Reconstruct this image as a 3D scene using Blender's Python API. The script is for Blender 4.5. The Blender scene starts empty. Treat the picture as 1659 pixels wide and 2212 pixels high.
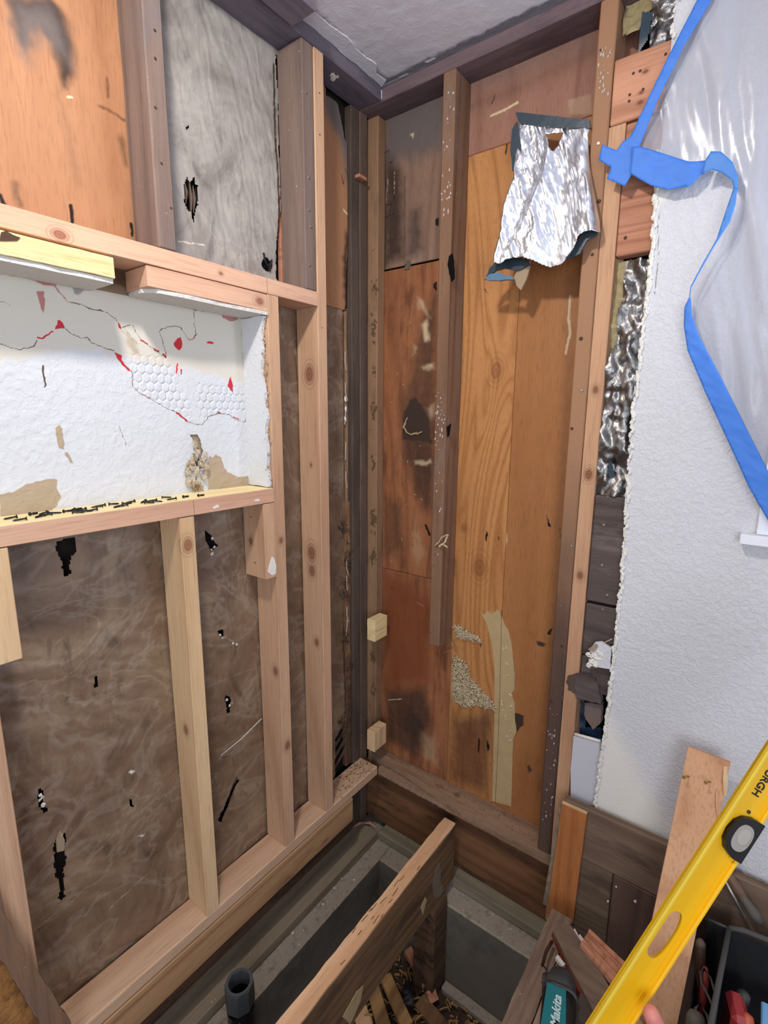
import bpy, bmesh, math, random
import numpy as np
from mathutils import Vector, Matrix, noise as mnoise

# ---------------- camera, world, lamps, exposure ----------------
scn = bpy.context.scene
COL = scn.collection
CAM_LOC = (1.06879, -1.39709, 1.34892)
CAM_RIGHT = (0.79887, 0.60146, 0.00714)
CAM_DOWN = (0.11791, -0.14495, -0.98239)
CAM_FWD = (-0.58983, 0.78565, -0.18671)
cd = bpy.data.cameras.new('camera')
cd.sensor_fit = 'HORIZONTAL'; cd.sensor_width = 36.0
cd.lens = 1088.16 * 36.0 / 1659.0
cd.clip_start = 0.02; cd.clip_end = 50
cam = bpy.data.objects.new('camera', cd); COL.objects.link(cam)
m3 = Matrix((CAM_RIGHT, [-c for c in CAM_DOWN], [-c for c in CAM_FWD])).transposed()
cam.matrix_world = Matrix.Translation(CAM_LOC) @ m3.to_4x4()
scn.camera = cam
scn.view_settings.view_transform = 'Standard'
scn.view_settings.look = 'None'
scn.view_settings.gamma = 1.0
scn.view_settings.use_curve_mapping = False
scn.view_settings.exposure = 0.0

wd = bpy.data.worlds.new('world'); scn.world = wd; wd.use_nodes = True
wd.node_tree.nodes['Background'].inputs[0].default_value = (0.84, 0.88, 1.0, 1)
wd.node_tree.nodes['Background'].inputs[1].default_value = 0.74

def area(name, loc, target, size, energy, color):
    l = bpy.data.lights.new(name, 'AREA'); l.shape = 'DISK'; l.size = size
    l.energy = energy; l.color = color
    o = bpy.data.objects.new(name, l); COL.objects.link(o); o.location = loc
    o.rotation_euler = (Vector(target) - Vector(loc)).to_track_quat('-Z', 'Y').to_euler()
    return o
# ceiling work lamp of the room, above and a little left of the photographer
area('ceiling_lamp', (0.52, -1.15, 2.30), (0.25, -0.35, 0.5), 0.11, 15, (1.0, 0.94, 0.87))
# fill light added in the unseen room behind, aimed up at the ceiling
area('rear_fill', (1.9, -2.6, 1.2), (0.3, -0.1, 1.5), 1.3, 26, (0.86, 0.92, 1.0))

# bluish fill added at the window, right of the frame, brightening the ceiling
area('window_fill', (1.33, -.075, 1.62), (.8, -.9, 2.2), .4, 7.5, (0.74, 0.84, 1.0))
random.seed(7)
rng = np.random.RandomState(5)

# ---------------- materials ----------------
def s2l(c):
    return tuple(((v/255.0)/12.92 if v/255.0 <= 0.04045 else ((v/255.0+0.055)/1.055)**2.4) for v in c) + (1,)

class NT:
    def __init__(s, name):
        s.m = bpy.data.materials.new(name); s.m.use_nodes = True
        s.t = s.m.node_tree; s.n = s.t.nodes
        s.b = s.n['Principled BSDF']; s.out = s.n['Material Output']
    def node(s, ty, **kw):
        n = s.n.new(ty)
        for k, v in kw.items():
            if k.startswith('i_'):
                key = k[2:]
                n.inputs[int(key) if key.isdigit() else key.replace('_', ' ')].default_value = v
            else: setattr(n, k, v)
        return n
    def link(s, a, b): s.t.links.new(a, b)
    def coords(s, scale=(1,1,1), rand=True, off=(0,0,0)):
        tc = s.node('ShaderNodeTexCoord')
        mp = s.node('ShaderNodeMapping'); mp.inputs['Scale'].default_value = scale
        mp.inputs['Location'].default_value = off
        src = tc.outputs['Object']
        if rand:
            oi = s.node('ShaderNodeObjectInfo')
            ml = s.node('ShaderNodeMath', operation='MULTIPLY'); ml.inputs[1].default_value = 17.3
            s.link(oi.outputs['Random'], ml.inputs[0])
            ad = s.node('ShaderNodeVectorMath', operation='ADD')
            s.link(src, ad.inputs[0]); s.link(ml.outputs[0], ad.inputs[1]); src = ad.outputs[0]
        s.link(src, mp.inputs['Vector']); return mp.outputs[0]
    def noise(s, vec, scale, detail=4, rough=0.55, dist=0.0):
        n = s.node('ShaderNodeTexNoise'); n.inputs['Scale'].default_value = scale
        n.inputs['Detail'].default_value = detail; n.inputs['Roughness'].default_value = rough
        n.inputs['Distortion'].default_value = dist
        s.link(vec, n.inputs['Vector']); return n.outputs['Fac']
    def ramp(s, fac, stops):
        r = s.node('ShaderNodeValToRGB'); e = r.color_ramp.elements
        while len(e) < len(stops): e.new(0.5)
        for el, (p, c) in zip(e, stops):
            el.position = p; el.color = c if len(c) == 4 else tuple(c) + (1,)
        s.link(fac, r.inputs[0]); return r.outputs[0]
    def g(s, fac, lo, hi):
        n = s.node('ShaderNodeMapRange', interpolation_type='SMOOTHSTEP')
        n.inputs['From Min'].default_value = lo; n.inputs['From Max'].default_value = hi
        s.link(fac, n.inputs['Value']); return n.outputs[0]
    def math(s, op, a, b=None):
        n = s.node('ShaderNodeMath', operation=op)
        for i, v in enumerate((a, b)):
            if v is None: continue
            if isinstance(v, (int, float)): n.inputs[i].default_value = v
            else: s.link(v, n.inputs[i])
        return n.outputs[0]
    def mix(s, fac, a, b, mode='MIX'):
        n = s.node('ShaderNodeMix', data_type='RGBA', blend_type=mode)
        for sock, v in ((n.inputs[0], fac), (n.inputs[6], a), (n.inputs[7], b)):
            if isinstance(v, (int, float)): sock.default_value = v
            elif isinstance(v, tuple): sock.default_value = v
            else: s.link(v, sock)
        return n.outputs[2]
    def attr(s, name):
        n = s.node('ShaderNodeAttribute'); n.attribute_name = name; return n.outputs['Fac']
    def bump(s, h, dist=0.001, strength=0.5, prev=None):
        n = s.node('ShaderNodeBump'); n.inputs['Distance'].default_value = dist
        n.inputs['Strength'].default_value = strength; s.link(h, n.inputs['Height'])
        if prev is not None: s.link(prev, n.inputs['Normal'])
        return n.outputs[0]
    def fin(s, col=None, rough=0.7, nrm=None, metal=0.0, spec=0.4, coat=0.0):
        if col is not None:
            if isinstance(col, tuple): s.b.inputs['Base Color'].default_value = col
            else: s.link(col, s.b.inputs['Base Color'])
        if isinstance(rough, (int, float)): s.b.inputs['Roughness'].default_value = rough
        else: s.link(rough, s.b.inputs['Roughness'])
        s.b.inputs['Metallic'].default_value = metal
        s.b.inputs['Specular IOR Level'].default_value = spec
        s.b.inputs['Coat Weight'].default_value = coat
        s.b.inputs['Coat Roughness'].default_value = 0.18
        if nrm is not None:
            s.link(nrm, s.b.inputs['Normal'])
        return s.m

def wood(name, light, dark, axis='z', ring=11.0, wear=None, wear_amt=0.0, distort=3.0, contrast=0.7,
         knots=(), rough=0.75, attrs=(), bump=0.4, fleck=None, rand=True, fib=1.0, bscale=1.0, k=0.045, zstain=None, ks=1.0):
    """procedural timber: growth lines along one axis, fibres, optional knots, wear and painted stains"""
    s = NT(name)
    sc = {'x': (k, 1, 1), 'y': (1, k, 1), 'z': (1, 1, k)}[axis]
    v = s.coords(sc, rand)
    cn = s.noise(v, 4.2, 1.5, 0.4, distort*0.12)
    gr = s.math('ADD', s.math('MULTIPLY', s.math('SINE', s.math('MULTIPLY', cn, ring*6.2)), 0.5), 0.5)
    gr = s.math('POWER', gr, 2.2)
    warp = s.noise(v, 18.0, 3, 0.5)
    fac = s.math('ADD', s.math('MULTIPLY', gr, contrast*0.8), s.math('MULTIPLY', warp, 1.0 - contrast*0.8))
    col = s.ramp(fac, [(0.12, s2l(light)), (0.62, s2l(tuple(0.62*a+0.38*b for a, b in zip(light, dark)))), (0.98, s2l(dark))])
    fine = s.noise(v, 240.0, 3, 0.6)
    col = s.mix(s.math('MULTIPLY', s.g(fine, 0.45, 0.75), 0.30*fib), col, s2l(tuple(c*0.6 for c in dark)))
    big = s.noise(s.coords((1, 1, 1), rand), 5.0, 4, 0.6)
    col = s.mix(s.math('MULTIPLY', s.g(big, 0.4, 0.75), 0.35), col, s2l(tuple(0.5*a+0.5*b for a, b in zip(light, dark))))
    p = s.node('ShaderNodeTexCoord').outputs['Object']
    for (kx, ky, kz, kr) in knots:
        sub = s.node('ShaderNodeVectorMath', operation='SUBTRACT'); s.link(p, sub.inputs[0]); sub.inputs[1].default_value = (kx, ky, kz)
        ms = s.node('ShaderNodeVectorMath', operation='MULTIPLY'); s.link(sub.outputs[0], ms.inputs[0])
        ms.inputs[1].default_value = {'x': (0.7, 1, 1), 'y': (1, 0.7, 1), 'z': (1, 1, 0.7)}[axis]
        ln = s.node('ShaderNodeVectorMath', operation='LENGTH'); s.link(ms.outputs[0], ln.inputs[0])
        dn = s.math('ADD', s.math('DIVIDE', ln.outputs['Value'], kr), s.math('MULTIPLY', s.math('SUBTRACT', big, 0.5), 0.8))
        rings = s.math('MULTIPLY', s.math('ADD', s.math('SINE', s.math('MULTIPLY', dn, 14.0)), 1.0), 0.5)
        halo = s.math('SUBTRACT', 1.0, s.g(dn, 0.9, 2.1))
        core = s.math('SUBTRACT', 1.0, s.g(dn, 0.55, 1.05))
        col = s.mix(s.math('MULTIPLY', s.math('MULTIPLY', halo, rings), 0.55*ks), col, s2l(tuple(c*0.72 for c in dark)))
        col = s.mix(s.math('MULTIPLY', core, 0.75*ks), col, s2l((dark[0]*0.72, dark[1]*0.55, dark[2]*0.5)))
    if wear is not None:
        wn = s.noise(s.coords({'x': (.25, 1, 1), 'y': (1, .25, 1), 'z': (1, 1, .25)}[axis], rand, (3, 1, 7)), 14.0, 6, 0.68)
        col = s.mix(s.math('MULTIPLY', s.g(wn, 0.62-0.35*wear_amt, 0.8-0.3*wear_amt), 0.85), col, s2l(wear))
    if fleck is not None:
        fn = s.noise(s.coords((1, 1, 1), rand, (9, 4, 2)), 90.0, 3, 0.6)
        col = s.mix(s.g(fn, 0.70, 0.76), col, s2l(fleck))
    if zstain:
        sx = s.node('ShaderNodeSeparateXYZ'); s.link(p, sx.inputs[0])
        zz = s.math('ADD', sx.outputs[2], s.math('MULTIPLY', big, .5))
        col = s.mix(s.math('MULTIPLY', s.g(zz, zstain[0], zstain[1]), zstain[3]), col, s2l(zstain[2]))
    nz = s.noise(s.coords((1, 1, 1), False, (2, 2, 5)), 55.0, 5, 0.7)
    nz2 = s.noise(s.coords({'x': (.3, 1, 1), 'y': (1, .3, 1), 'z': (1, 1, .3)}[axis], False), 22.0, 5, 0.7)
    for (an, c, amp) in attrs:
        a = s.attr(an)
        f = s.math('MULTIPLY', a, s.math('ADD', 1.0-amp*0.5, s.math('MULTIPLY', s.math('ADD', nz, nz2), amp)))
        f = s.g(f, 0.12, 0.9)
        col = s.mix(f, col, s2l(c))
    h = s.math('ADD', s.math('MULTIPLY', fine, 0.5), s.math('MULTIPLY', gr, 0.3))
    if wear is not None: h = s.math('ADD', h, nz2)
    return s.fin(col, rough, s.bump(h, 0.0012*bscale, bump), spec=0.3)

def plain(name, c, rough=0.5, metal=0.0, spec=0.5, var=0.12, vscale=30.0, bump=0.2, bdist=0.0006, dirt=None, dirt_lo=0.55, dirt_hi=0.75, coat=0.0):
    s = NT(name); v = s.coords((1, 1, 1))
    n = s.noise(v, vscale, 5, 0.6)
    col = s.mix(s.math('MULTIPLY', n, var*2), s2l(c), s2l(tuple(x*0.6 for x in c)))
    if dirt is not None:
        col = s.mix(s.g(s.noise(s.coords((1, 1, 1), True, (4, 4, 4)), vscale*0.4, 6, 0.7), dirt_lo, dirt_hi), col, s2l(dirt))
    return s.fin(col, rough, s.bump(n, bdist, bump), metal, spec, coat)

M = {}
M['new'] = wood('new_lumber_pale', (220, 188, 146), (186, 144, 106), 'z', ring=11, contrast=.6, bump=.25)
M['new_pink'] = wood('new_lumber_pink', (202, 164, 132), (166, 124, 96), 'z', ring=11, contrast=.6, bump=.25)
M['new_side'] = M['new_pink']
M['rail'] = wood('new_rail_wood', (216, 174, 146), (182, 134, 110), 'y', ring=11, contrast=.65, bump=.25)
M['plate_new'] = wood('new_plate_wood', (206, 172, 142), (164, 122, 92), 'y', ring=11, contrast=.55, wear=(206, 170, 150), wear_amt=.25, bump=.25)
M['beam_new'] = wood('new_beam_wood', (186, 146, 106), (132, 92, 62), 'y', ring=11, contrast=.6, wear=(110, 78, 54), wear_amt=.15, bump=.3)
M['yellow_block'] = wood('rough_yellow_pine', (236, 214, 160), (205, 172, 118), 'y', ring=22, contrast=.4, wear=(196, 160, 110), wear_amt=.02, bump=.9, bscale=2.5)
M['old'] = wood('old_stud_wood', (132, 112, 102), (88, 72, 66), 'z', ring=14, contrast=.4, wear=(104, 98, 100), wear_amt=.35, fleck=(178, 168, 164), rough=.8, bump=.6)
M['old_dark'] = wood('old_dark_wood', (108, 88, 76), (62, 50, 44), 'z', ring=11, contrast=.5, wear=(78, 66, 58), wear_amt=.5, fleck=(130, 120, 114), rough=.85, bump=.7)
M['old_black'] = wood('rotten_black_wood', (94, 78, 68), (48, 40, 36), 'z', ring=11, contrast=.5, wear=(70, 58, 50), wear_amt=.6, fleck=(120, 108, 98), rough=.9, bump=.9, bscale=2)
M['old_tan'] = wood('old_tan_post_wood', (154, 120, 92), (108, 80, 60), 'z', ring=11, contrast=.5, wear=(96, 76, 60), wear_amt=.3, fleck=(190, 165, 130), rough=.8, bump=.7)
M['old_top'] = wood('old_top_plate_wood', (124, 114, 122), (90, 82, 92), 'y', ring=11, contrast=.4, wear=(84, 78, 90), wear_amt=.5, fleck=(160, 155, 165), rough=.9, bump=.4)
M['old_topx'] = wood('old_top_plate_wood_x', (124, 106, 110), (92, 76, 80), 'x', ring=11, contrast=.4, wear=(90, 76, 84), wear_amt=.45, rough=.9, bump=.4)
M['rot'] = wood('rotten_plate_wood', (160, 130, 106), (112, 84, 68), 'x', ring=11, contrast=.5, wear=(118, 88, 64), wear_amt=.35, fleck=(196, 170, 136), rough=.85, bump=1.0, bscale=3,
                attrs=(('dark', (70, 48, 34), .6), ('grey', (140, 112, 98), .6)))
M['rim'] = wood('old_rim_wood', (136, 94, 62), (82, 54, 36), 'x', ring=11, contrast=.55, wear=(54, 38, 30), wear_amt=.4, rough=.85, bump=.4)
M['rim_y'] = wood('old_rim_wood_y', (104, 78, 58), (48, 34, 24), 'y', ring=11, contrast=.55, wear=(44, 32, 26), wear_amt=.5, rough=.85, bump=.5)
M['sillp'] = wood('grey_sill_plate_wood', (150, 134, 112), (96, 84, 70), 'y', ring=11, contrast=.5, wear=(134, 122, 104), wear_amt=.35, fleck=(190, 180, 165), rough=.9, bump=.5)
M['sillpx'] = wood('grey_sill_plate_wood_x', (146, 136, 114), (94, 86, 72), 'x', ring=11, contrast=.5, wear=(128, 118, 100), wear_amt=.35, fleck=(170, 160, 145), rough=.9, bump=.5)
M['joist'] = wood('joist_wood', (132, 98, 68), (80, 58, 40), 'y', ring=20, contrast=.5, wear=(74, 56, 40), wear_amt=.45, rough=.85, bump=.5)
M['joist_top'] = wood('joist_top_wood', (236, 196, 156), (196, 146, 106), 'y', ring=11, contrast=.6, wear=(190, 140, 98), wear_amt=.1, rough=.8, bump=.6, bscale=2)
M['greyplank'] = wood('grey_brown_plank', (128, 106, 88), (84, 66, 54), 'x', ring=20, contrast=.55, wear=(74, 58, 50), wear_amt=.35, rough=.85, bump=.5)
M['darkblock'] = wood('dark_weathered_block', (92, 80, 76), (54, 46, 44), 'x', ring=11, contrast=.6, wear=(116, 104, 100), wear_amt=.3, fleck=(170, 162, 158), rough=.85, bump=.8, bscale=2)
M['redboard'] = wood('reddish_header_wood', (186, 132, 104), (134, 84, 62), 'x', ring=20, contrast=.6, wear=(140, 96, 78), wear_amt=.2, rough=.75, bump=.5, distort=5)
M['orange_plank'] = wood('orange_plywood_strip', (182, 116, 66), (140, 80, 42), 'z', ring=18, contrast=.5, fleck=(206, 160, 120), rough=.6, bump=.3)
M['lean'] = wood('leaning_board_wood', (208, 160, 124), (166, 116, 84), 'z', ring=12, contrast=.6, distort=2, rough=.7, bump=.25)
M['floorb'] = wood('old_floor_board', (150, 126, 108), (104, 82, 68), 'y', ring=20, contrast=.5, wear=(112, 90, 76), wear_amt=.4, fleck=(190, 176, 160), rough=.9, bump=.5)
M['copper'] = wood('grooved_cedar', (200, 140, 108), (140, 86, 62), 'y', ring=18, contrast=.5, rough=.6, bump=.3)
M['scrap'] = wood('scrap_wood', (182, 142, 92), (128, 92, 56), 'y', ring=20, contrast=.5, rough=.8, bump=.4)
STA = (('dark', (62, 46, 38), .7), ('grey', (104, 94, 92), .7), ('red', (122, 66, 38), .6), ('pale', (206, 184, 150), .5), ('black', (20, 15, 13), .2))
KX1,KX2,KX3 = [(p[0]-.347,p[1]+.30) for p in [(0.379,1.49),(0.351,0.855),(0.288,0.981)]]
M['ply_left'] = wood('orange_plywood', (174, 126, 92), (150, 102, 70), 'z', ring=9, contrast=.35, distort=5, k=.10, rough=.6, bump=.25, attrs=STA, rand=False)
M['ply_grain'] = wood('strong_grain_plywood', (190, 134, 82), (140, 88, 46), 'z', ring=13, contrast=.6, distort=10, k=.2, knots=[(.036,0,.0,.0)][:0]+[(KX1[0],0,KX1[1],.026),(KX2[0],0,KX2[1],.030),(KX3[0],0,KX3[1],.014)], ks=.5, rough=.55, bump=.3, attrs=STA, rand=False)
M['ply_smooth'] = wood('smooth_plywood', (168, 114, 68), (134, 84, 46), 'z', ring=5, contrast=.25, distort=3, k=.08, wear=(118, 76, 44), wear_amt=.15, rough=.5, bump=.25, attrs=STA, rand=False)
M['ply_red'] = wood('stained_red_plywood', (164, 108, 72), (106, 62, 40), 'z', ring=10, contrast=.5, distort=7, k=.12, rough=.6, bump=.35, wear=(92, 54, 36), wear_amt=.42, attrs=STA, rand=False)
M['ply_grey'] = wood('weathered_grey_plywood', (146, 116, 98), (104, 80, 68), 'z', ring=12, k=.10, contrast=.5, distort=4, rough=.8, bump=.5, wear=(98, 84, 80), wear_amt=.25, attrs=STA, rand=False)
M['ply_top'] = wood('reddish_upper_plywood', (158, 116, 98), (122, 82, 68), 'z', ring=9, k=.12, contrast=.5, distort=4, rough=.7, bump=.3, attrs=STA, rand=False)
M['black'] = plain('dark_gap', (14, 12, 12), 0.9, bump=0, spec=.1)
M['tarpaper'] = plain('dark_building_paper', (38, 32, 28), 0.85, var=.4, vscale=40, bump=.6, spec=.2)
M['metal'] = plain('galvanised_nail', (176, 170, 160), .4, metal=.9, bump=0)
M['rust'] = plain('rusty_nail', (92, 64, 48), .7, metal=.4, var=.4, vscale=200)
M['screwblack'] = plain('black_screw', (52, 54, 54), .4, metal=.6, bump=0)
M['brass'] = plain('brass_screw', (190, 160, 96), .3, metal=1.0, bump=0)
M['whitebit'] = plain('plaster_crumb', (232, 228, 218), .9, var=.15, bump=.6)
M['tan'] = plain('tan_backing_paper', (158, 138, 112), .85, var=.12, vscale=12, bump=.1, dirt=(186, 172, 150), dirt_lo=.66, dirt_hi=.7)
M['blue'] = plain('blue_painters_tape', (60, 122, 214), .6, var=.14, vscale=40, bump=.35, bdist=.0012)
M['bluedark'] = plain('blue_painters_tape_back', (66, 128, 204), .55, var=.1, vscale=12, bump=.1)
M['teal'] = plain('dark_teal_jacket', (44, 62, 74), .35, var=.3, vscale=18, bump=.5, bdist=.003)
M['insul'] = plain('yellow_insulation', (182, 166, 122), .95, var=.35, vscale=60, bump=1.0, bdist=.006, dirt=(150, 120, 70), dirt_lo=.6, dirt_hi=.75)
M['wool'] = plain('dirty_white_wool', (226, 208, 172), .95, var=.4, vscale=90, bump=1.0, bdist=.004, dirt=(168, 150, 104), dirt_lo=.5, dirt_hi=.7)
M['concrete'] = plain('speckled_concrete', (172, 160, 144), .92, var=.25, vscale=120, bump=.8, bdist=.002, dirt=(124, 112, 98), dirt_lo=.5, dirt_hi=.7)
M['concdark'] = plain('dark_concrete_face', (118, 110, 98), .9, var=.3, vscale=9, bump=.5, bdist=.002, dirt=(82, 76, 70), dirt_lo=.45, dirt_hi=.65)
M['dirt'] = plain('crawl_space_dirt', (84, 64, 46), .95, var=.5, vscale=25, bump=1.0, bdist=.01, dirt=(50, 38, 28), dirt_lo=.45, dirt_hi=.65)
M['glue'] = plain('pale_adhesive_residue', (188, 162, 118), .8, var=.2, vscale=25, bump=.4, dirt=(166, 140, 100), dirt_lo=.5, dirt_hi=.72)
M['abs'] = plain('black_plastic_pipe', (24, 24, 26), .25, var=.2, vscale=20, bump=.1, dirt=(70, 68, 66), dirt_lo=.62, dirt_hi=.7)
M['couple'] = plain('grey_pipe_coupling', (72, 76, 78), .5, bump=.2)
M['yellow'] = plain('yellow_painted_level', (240, 184, 8), .38, var=.07, vscale=14, bump=.12, dirt=(206, 158, 14), dirt_lo=.66, dirt_hi=.72, coat=.2)
M['yellow2'] = plain('yellow_level_edge', (222, 188, 52), .5, var=.1, vscale=14, bump=.1)
M['blackplastic'] = plain('black_plastic', (22, 22, 24), .35, bump=.05)
M['rubber'] = plain('dusty_black_rubber', (58, 58, 58), .7, var=.4, vscale=14, bump=.3, dirt=(92, 88, 82), dirt_lo=.5, dirt_hi=.7)
M['tealplastic'] = plain('teal_tool_label', (22, 112, 118), .35, bump=.05)
M['vial'] = plain('grey_vial_window', (162, 156, 148), .25, var=.1, bump=.05)
M['bag'] = plain('black_tool_bag_cloth', (20, 21, 24), .9, var=.3, vscale=60, bump=.5, bdist=.001)
M['bagtrim'] = plain('grey_bag_binding', (78, 76, 72), .85, var=.2, vscale=80, bump=.4)
M['redplastic'] = plain('red_plastic_tool', (172, 56, 58), .45, bump=.05)
M['orangeplastic'] = plain('orange_plastic_knob', (208, 98, 62), .45, bump=.05)
M['bluepack'] = plain('light_blue_package', (120, 176, 224), .4, var=.1, bump=.1)
M['skin'] = plain('skin', (214, 130, 118), .5, var=.1, vscale=30, bump=.1)
M['redpaint'] = plain('red_painted_edge', (142, 42, 30), .5, var=.2, bump=.2)
M['greydry'] = plain('grey_drywall_scrap', (196, 196, 204), .85, var=.06, vscale=8, bump=.05)
M['white'] = plain('white_trim_paint', (226, 228, 234), .5, var=.04, bump=.05)
M['handle'] = plain('worn_wood_handle', (116, 88, 66), .5, var=.3, vscale=30, bump=.2)
M['hammer'] = plain('dusty_grip', (96, 90, 80), .7, var=.3, vscale=30, bump=.2)
M['bristle'] = plain('black_bristles', (26, 25, 26), .8, bump=.4)
M['texton'] = plain('black_ink', (28, 24, 18), .5, bump=0)
M['textonw'] = plain('pale_ink', (196, 216, 214), .5, bump=0)

# white textured drywall
def plaster(name, c, sc=70.0, dist=.003, attrs=(), strength=.8):
    s = NT(name); v = s.coords((1, 1, 1), False)
    n = s.noise(v, sc, 4, 0.55, 0.6); n2 = s.noise(v, sc*2.7, 3, .5); n3 = s.noise(v, 7.0, 4, .6)
    h = s.math('ADD', s.g(n, .42, .62), s.math('MULTIPLY', n2, .35))
    col = s.mix(s.math('MULTIPLY', n3, .16), s2l(c), s2l(tuple(x*.8 for x in c)))
    bf = None
    for (an, cc, amp) in attrs:
        a = s.attr(an)
        f = s.g(s.math('MULTIPLY', a, s.math('ADD', 1-amp*.5, s.math('MULTIPLY', s.math('ADD', n, n3), amp))), .35, .7)
        col = s.mix(f, col, s2l(cc))
        if an == 'smooth': bf = f
    if bf is not None:
        h = s.math('MULTIPLY', h, s.math('SUBTRACT', 1.0, s.math('MULTIPLY', bf, .85)))
    return s.fin(col, .85, s.bump(h, dist, strength), spec=.25)
M['drywall'] = plaster('textured_drywall', (208, 208, 212), 120, .0018, (('smooth', (222, 218, 210), .3), ('crack', (150, 146, 140), .4)), .5)
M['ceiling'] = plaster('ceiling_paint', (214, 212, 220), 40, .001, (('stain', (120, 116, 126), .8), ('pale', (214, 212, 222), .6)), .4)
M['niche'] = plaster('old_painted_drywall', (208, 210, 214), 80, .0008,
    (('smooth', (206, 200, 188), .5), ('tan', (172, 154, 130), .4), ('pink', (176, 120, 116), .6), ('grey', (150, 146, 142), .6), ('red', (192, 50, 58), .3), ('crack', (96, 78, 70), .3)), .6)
M['paintstrip'] = plaster('grey_painted_strip', (206, 202, 196), 60, .002, (('crack', (110, 90, 84), .3), ('red', (180, 90, 92), .4)), .5)

# dusty clear plastic over paper
def film(name, c1, c2, c3, ws=1.0):
    ws = ws*.55
    s = NT(name); v = s.coords((1, 1, 1), False)
    a = s.noise(v, 5.0, 6, .65, 1.2); b = s.noise(s.coords((1, 1.0, .45), False, (2, 0, 1)), 13.0, 5, .62, 1.6)
    col = s.ramp(a, [(.3, s2l(c1)), (.5, s2l(c2)), (.7, s2l(c3))])
    col = s.mix(s.math('MULTIPLY', s.g(b, .55, .72), .55), col, s2l(tuple(x*.55 for x in c2)))
    wsp = s.noise(s.coords((1, .5, .8), False, (5, 5, 5)), 7.0, 4, .55, 2.0)
    wisp = s.g(s.math('ABSOLUTE', s.math('SUBTRACT', wsp, .5)), .0, .05)
    col = s.mix(s.math('MULTIPLY', s.math('SUBTRACT', 1.0, wisp), .22*ws), col, s2l((206, 196, 182)))
    for an, cc in (('dark', (54, 42, 36)), ('pale', (206, 198, 188)), ('black', (16, 14, 13)), ('red', (128, 84, 62))):
        nn = s.noise(v, 60.0, 4, .7)
        col = s.mix(s.g(s.math('MULTIPLY', s.attr(an), s.math('ADD', .6, s.math('MULTIPLY', nn, .8))), .35, .75), col, s2l(cc))
    w = s.node('ShaderNodeTexWave', wave_type='BANDS', bands_direction='DIAGONAL'); w.inputs['Scale'].default_value = 16
    w.inputs['Distortion'].default_value = 14; w.inputs['Detail'].default_value = 4; w.inputs['Detail Scale'].default_value = .8
    s.link(s.coords((1, 1, .4), False), w.inputs['Vector'])
    h = s.math('ADD', s.math('MULTIPLY', w.outputs['Fac'], .6), s.noise(v, 16, 4, .55, 1.6))
    m = s.fin(col, .42, s.bump(h, .005, .35), spec=.5, coat=.55)
    return m
M['film_low'] = film('dusty_plastic_film_brown', (100, 76, 60), (122, 98, 78), (146, 124, 100))
M['film_high'] = film('dusty_plastic_film_grey', (122, 114, 108), (152, 146, 140), (170, 164, 158), 1.0)

def foilmat(name, c, rough, bscale, dist):
    s = NT(name); v = s.coords((1, 1, .5), False)
    n = s.noise(v, bscale, 6, .65, 1.5); n2 = s.noise(s.coords((1, 1, 1), False), bscale*3, 4, .6)
    h = s.math('ADD', n, s.math('MULTIPLY', n2, .15))
    return s.fin(s2l(c), rough, s.bump(h, dist, .5), metal=1.0, spec=.5)
M['foil'] = foilmat('crinkled_silver_foil', (236, 240, 246), .34, 30, .002)
M['foildark'] = foilmat('dark_crumpled_foil', (150, 148, 146), .25, 40, .006)

def sheetmat():
    s = NT('translucent_plastic_sheet'); v = s.coords((1, 1, .12), False)
    n = s.noise(v, 9.0, 3, .5, .8)
    bmp = s.bump(n, .010, .45)
    s.fin(s2l((186, 187, 196)), .22, bmp, spec=.6)
    tr = s.node('ShaderNodeBsdfTransparent'); tr.inputs[0].default_value = (.97, .97, .98, 1)
    mx = s.node('ShaderNodeMixShader')
    f = s.math('ADD', .40, s.math('MULTIPLY', s.g(n, .4, .7), .25))
    s.link(f, mx.inputs[0]); s.link(tr.outputs[0], mx.inputs[1]); s.link(s.b.outputs[0], mx.inputs[2])
    s.link(mx.outputs[0], s.out.inputs[0]); return s.m
M['sheet'] = sheetmat()

# ---------------- geometry helpers ----------------
def tag(o, label=None, cat=None, group=None, kind=None):
    if label: o['label'] = label
    if cat: o['category'] = cat
    if group: o['group'] = group
    if kind: o['kind'] = kind
    return o
def struct(o): o['kind'] = 'structure'; return o
def put(name, verts, faces, mat, parent=None, origin=None, smooth=False, attrs=None, mats=None, fm=None):
    """one mesh object; verts in world coordinates, origin moved to the base centre"""
    V = np.asarray(verts, dtype=np.float64).reshape(-1, 3)
    if origin is None:
        lo, hi = V.min(0), V.max(0); origin = ((lo[0]+hi[0])/2, (lo[1]+hi[1])/2, lo[2])
    me = bpy.data.meshes.new(name)
    me.from_pydata((V - np.array(origin)).tolist(), [], faces)
    if smooth: me.polygons.foreach_set('use_smooth', [True]*len(me.polygons))
    for mm in (mats or [mat]): me.materials.append(mm)
    if fm is not None: me.polygons.foreach_set('material_index', fm)
    if attrs:
        for k, a in attrs.items():
            at = me.attributes.new(k, 'FLOAT', 'POINT'); at.data.foreach_set('value', a.astype(np.float32))
    me.update()
    o = bpy.data.objects.new(name, me); COL.objects.link(o)
    if parent is not None:
        o.parent = parent; o.location = Vector(origin) - parent.location
    else: o.location = origin
    return o
def putbm(name, bm, mat, parent=None, origin=None, smooth=False, mats=None):
    bm.verts.index_update()
    V = [tuple(v.co) for v in bm.verts]; F = [[v.index for v in f.verts] for f in bm.faces]
    fm = [f.material_index for f in bm.faces] if mats else None
    bm.free(); return put(name, V, F, mat, parent, origin, smooth, mats=mats, fm=fm)
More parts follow.
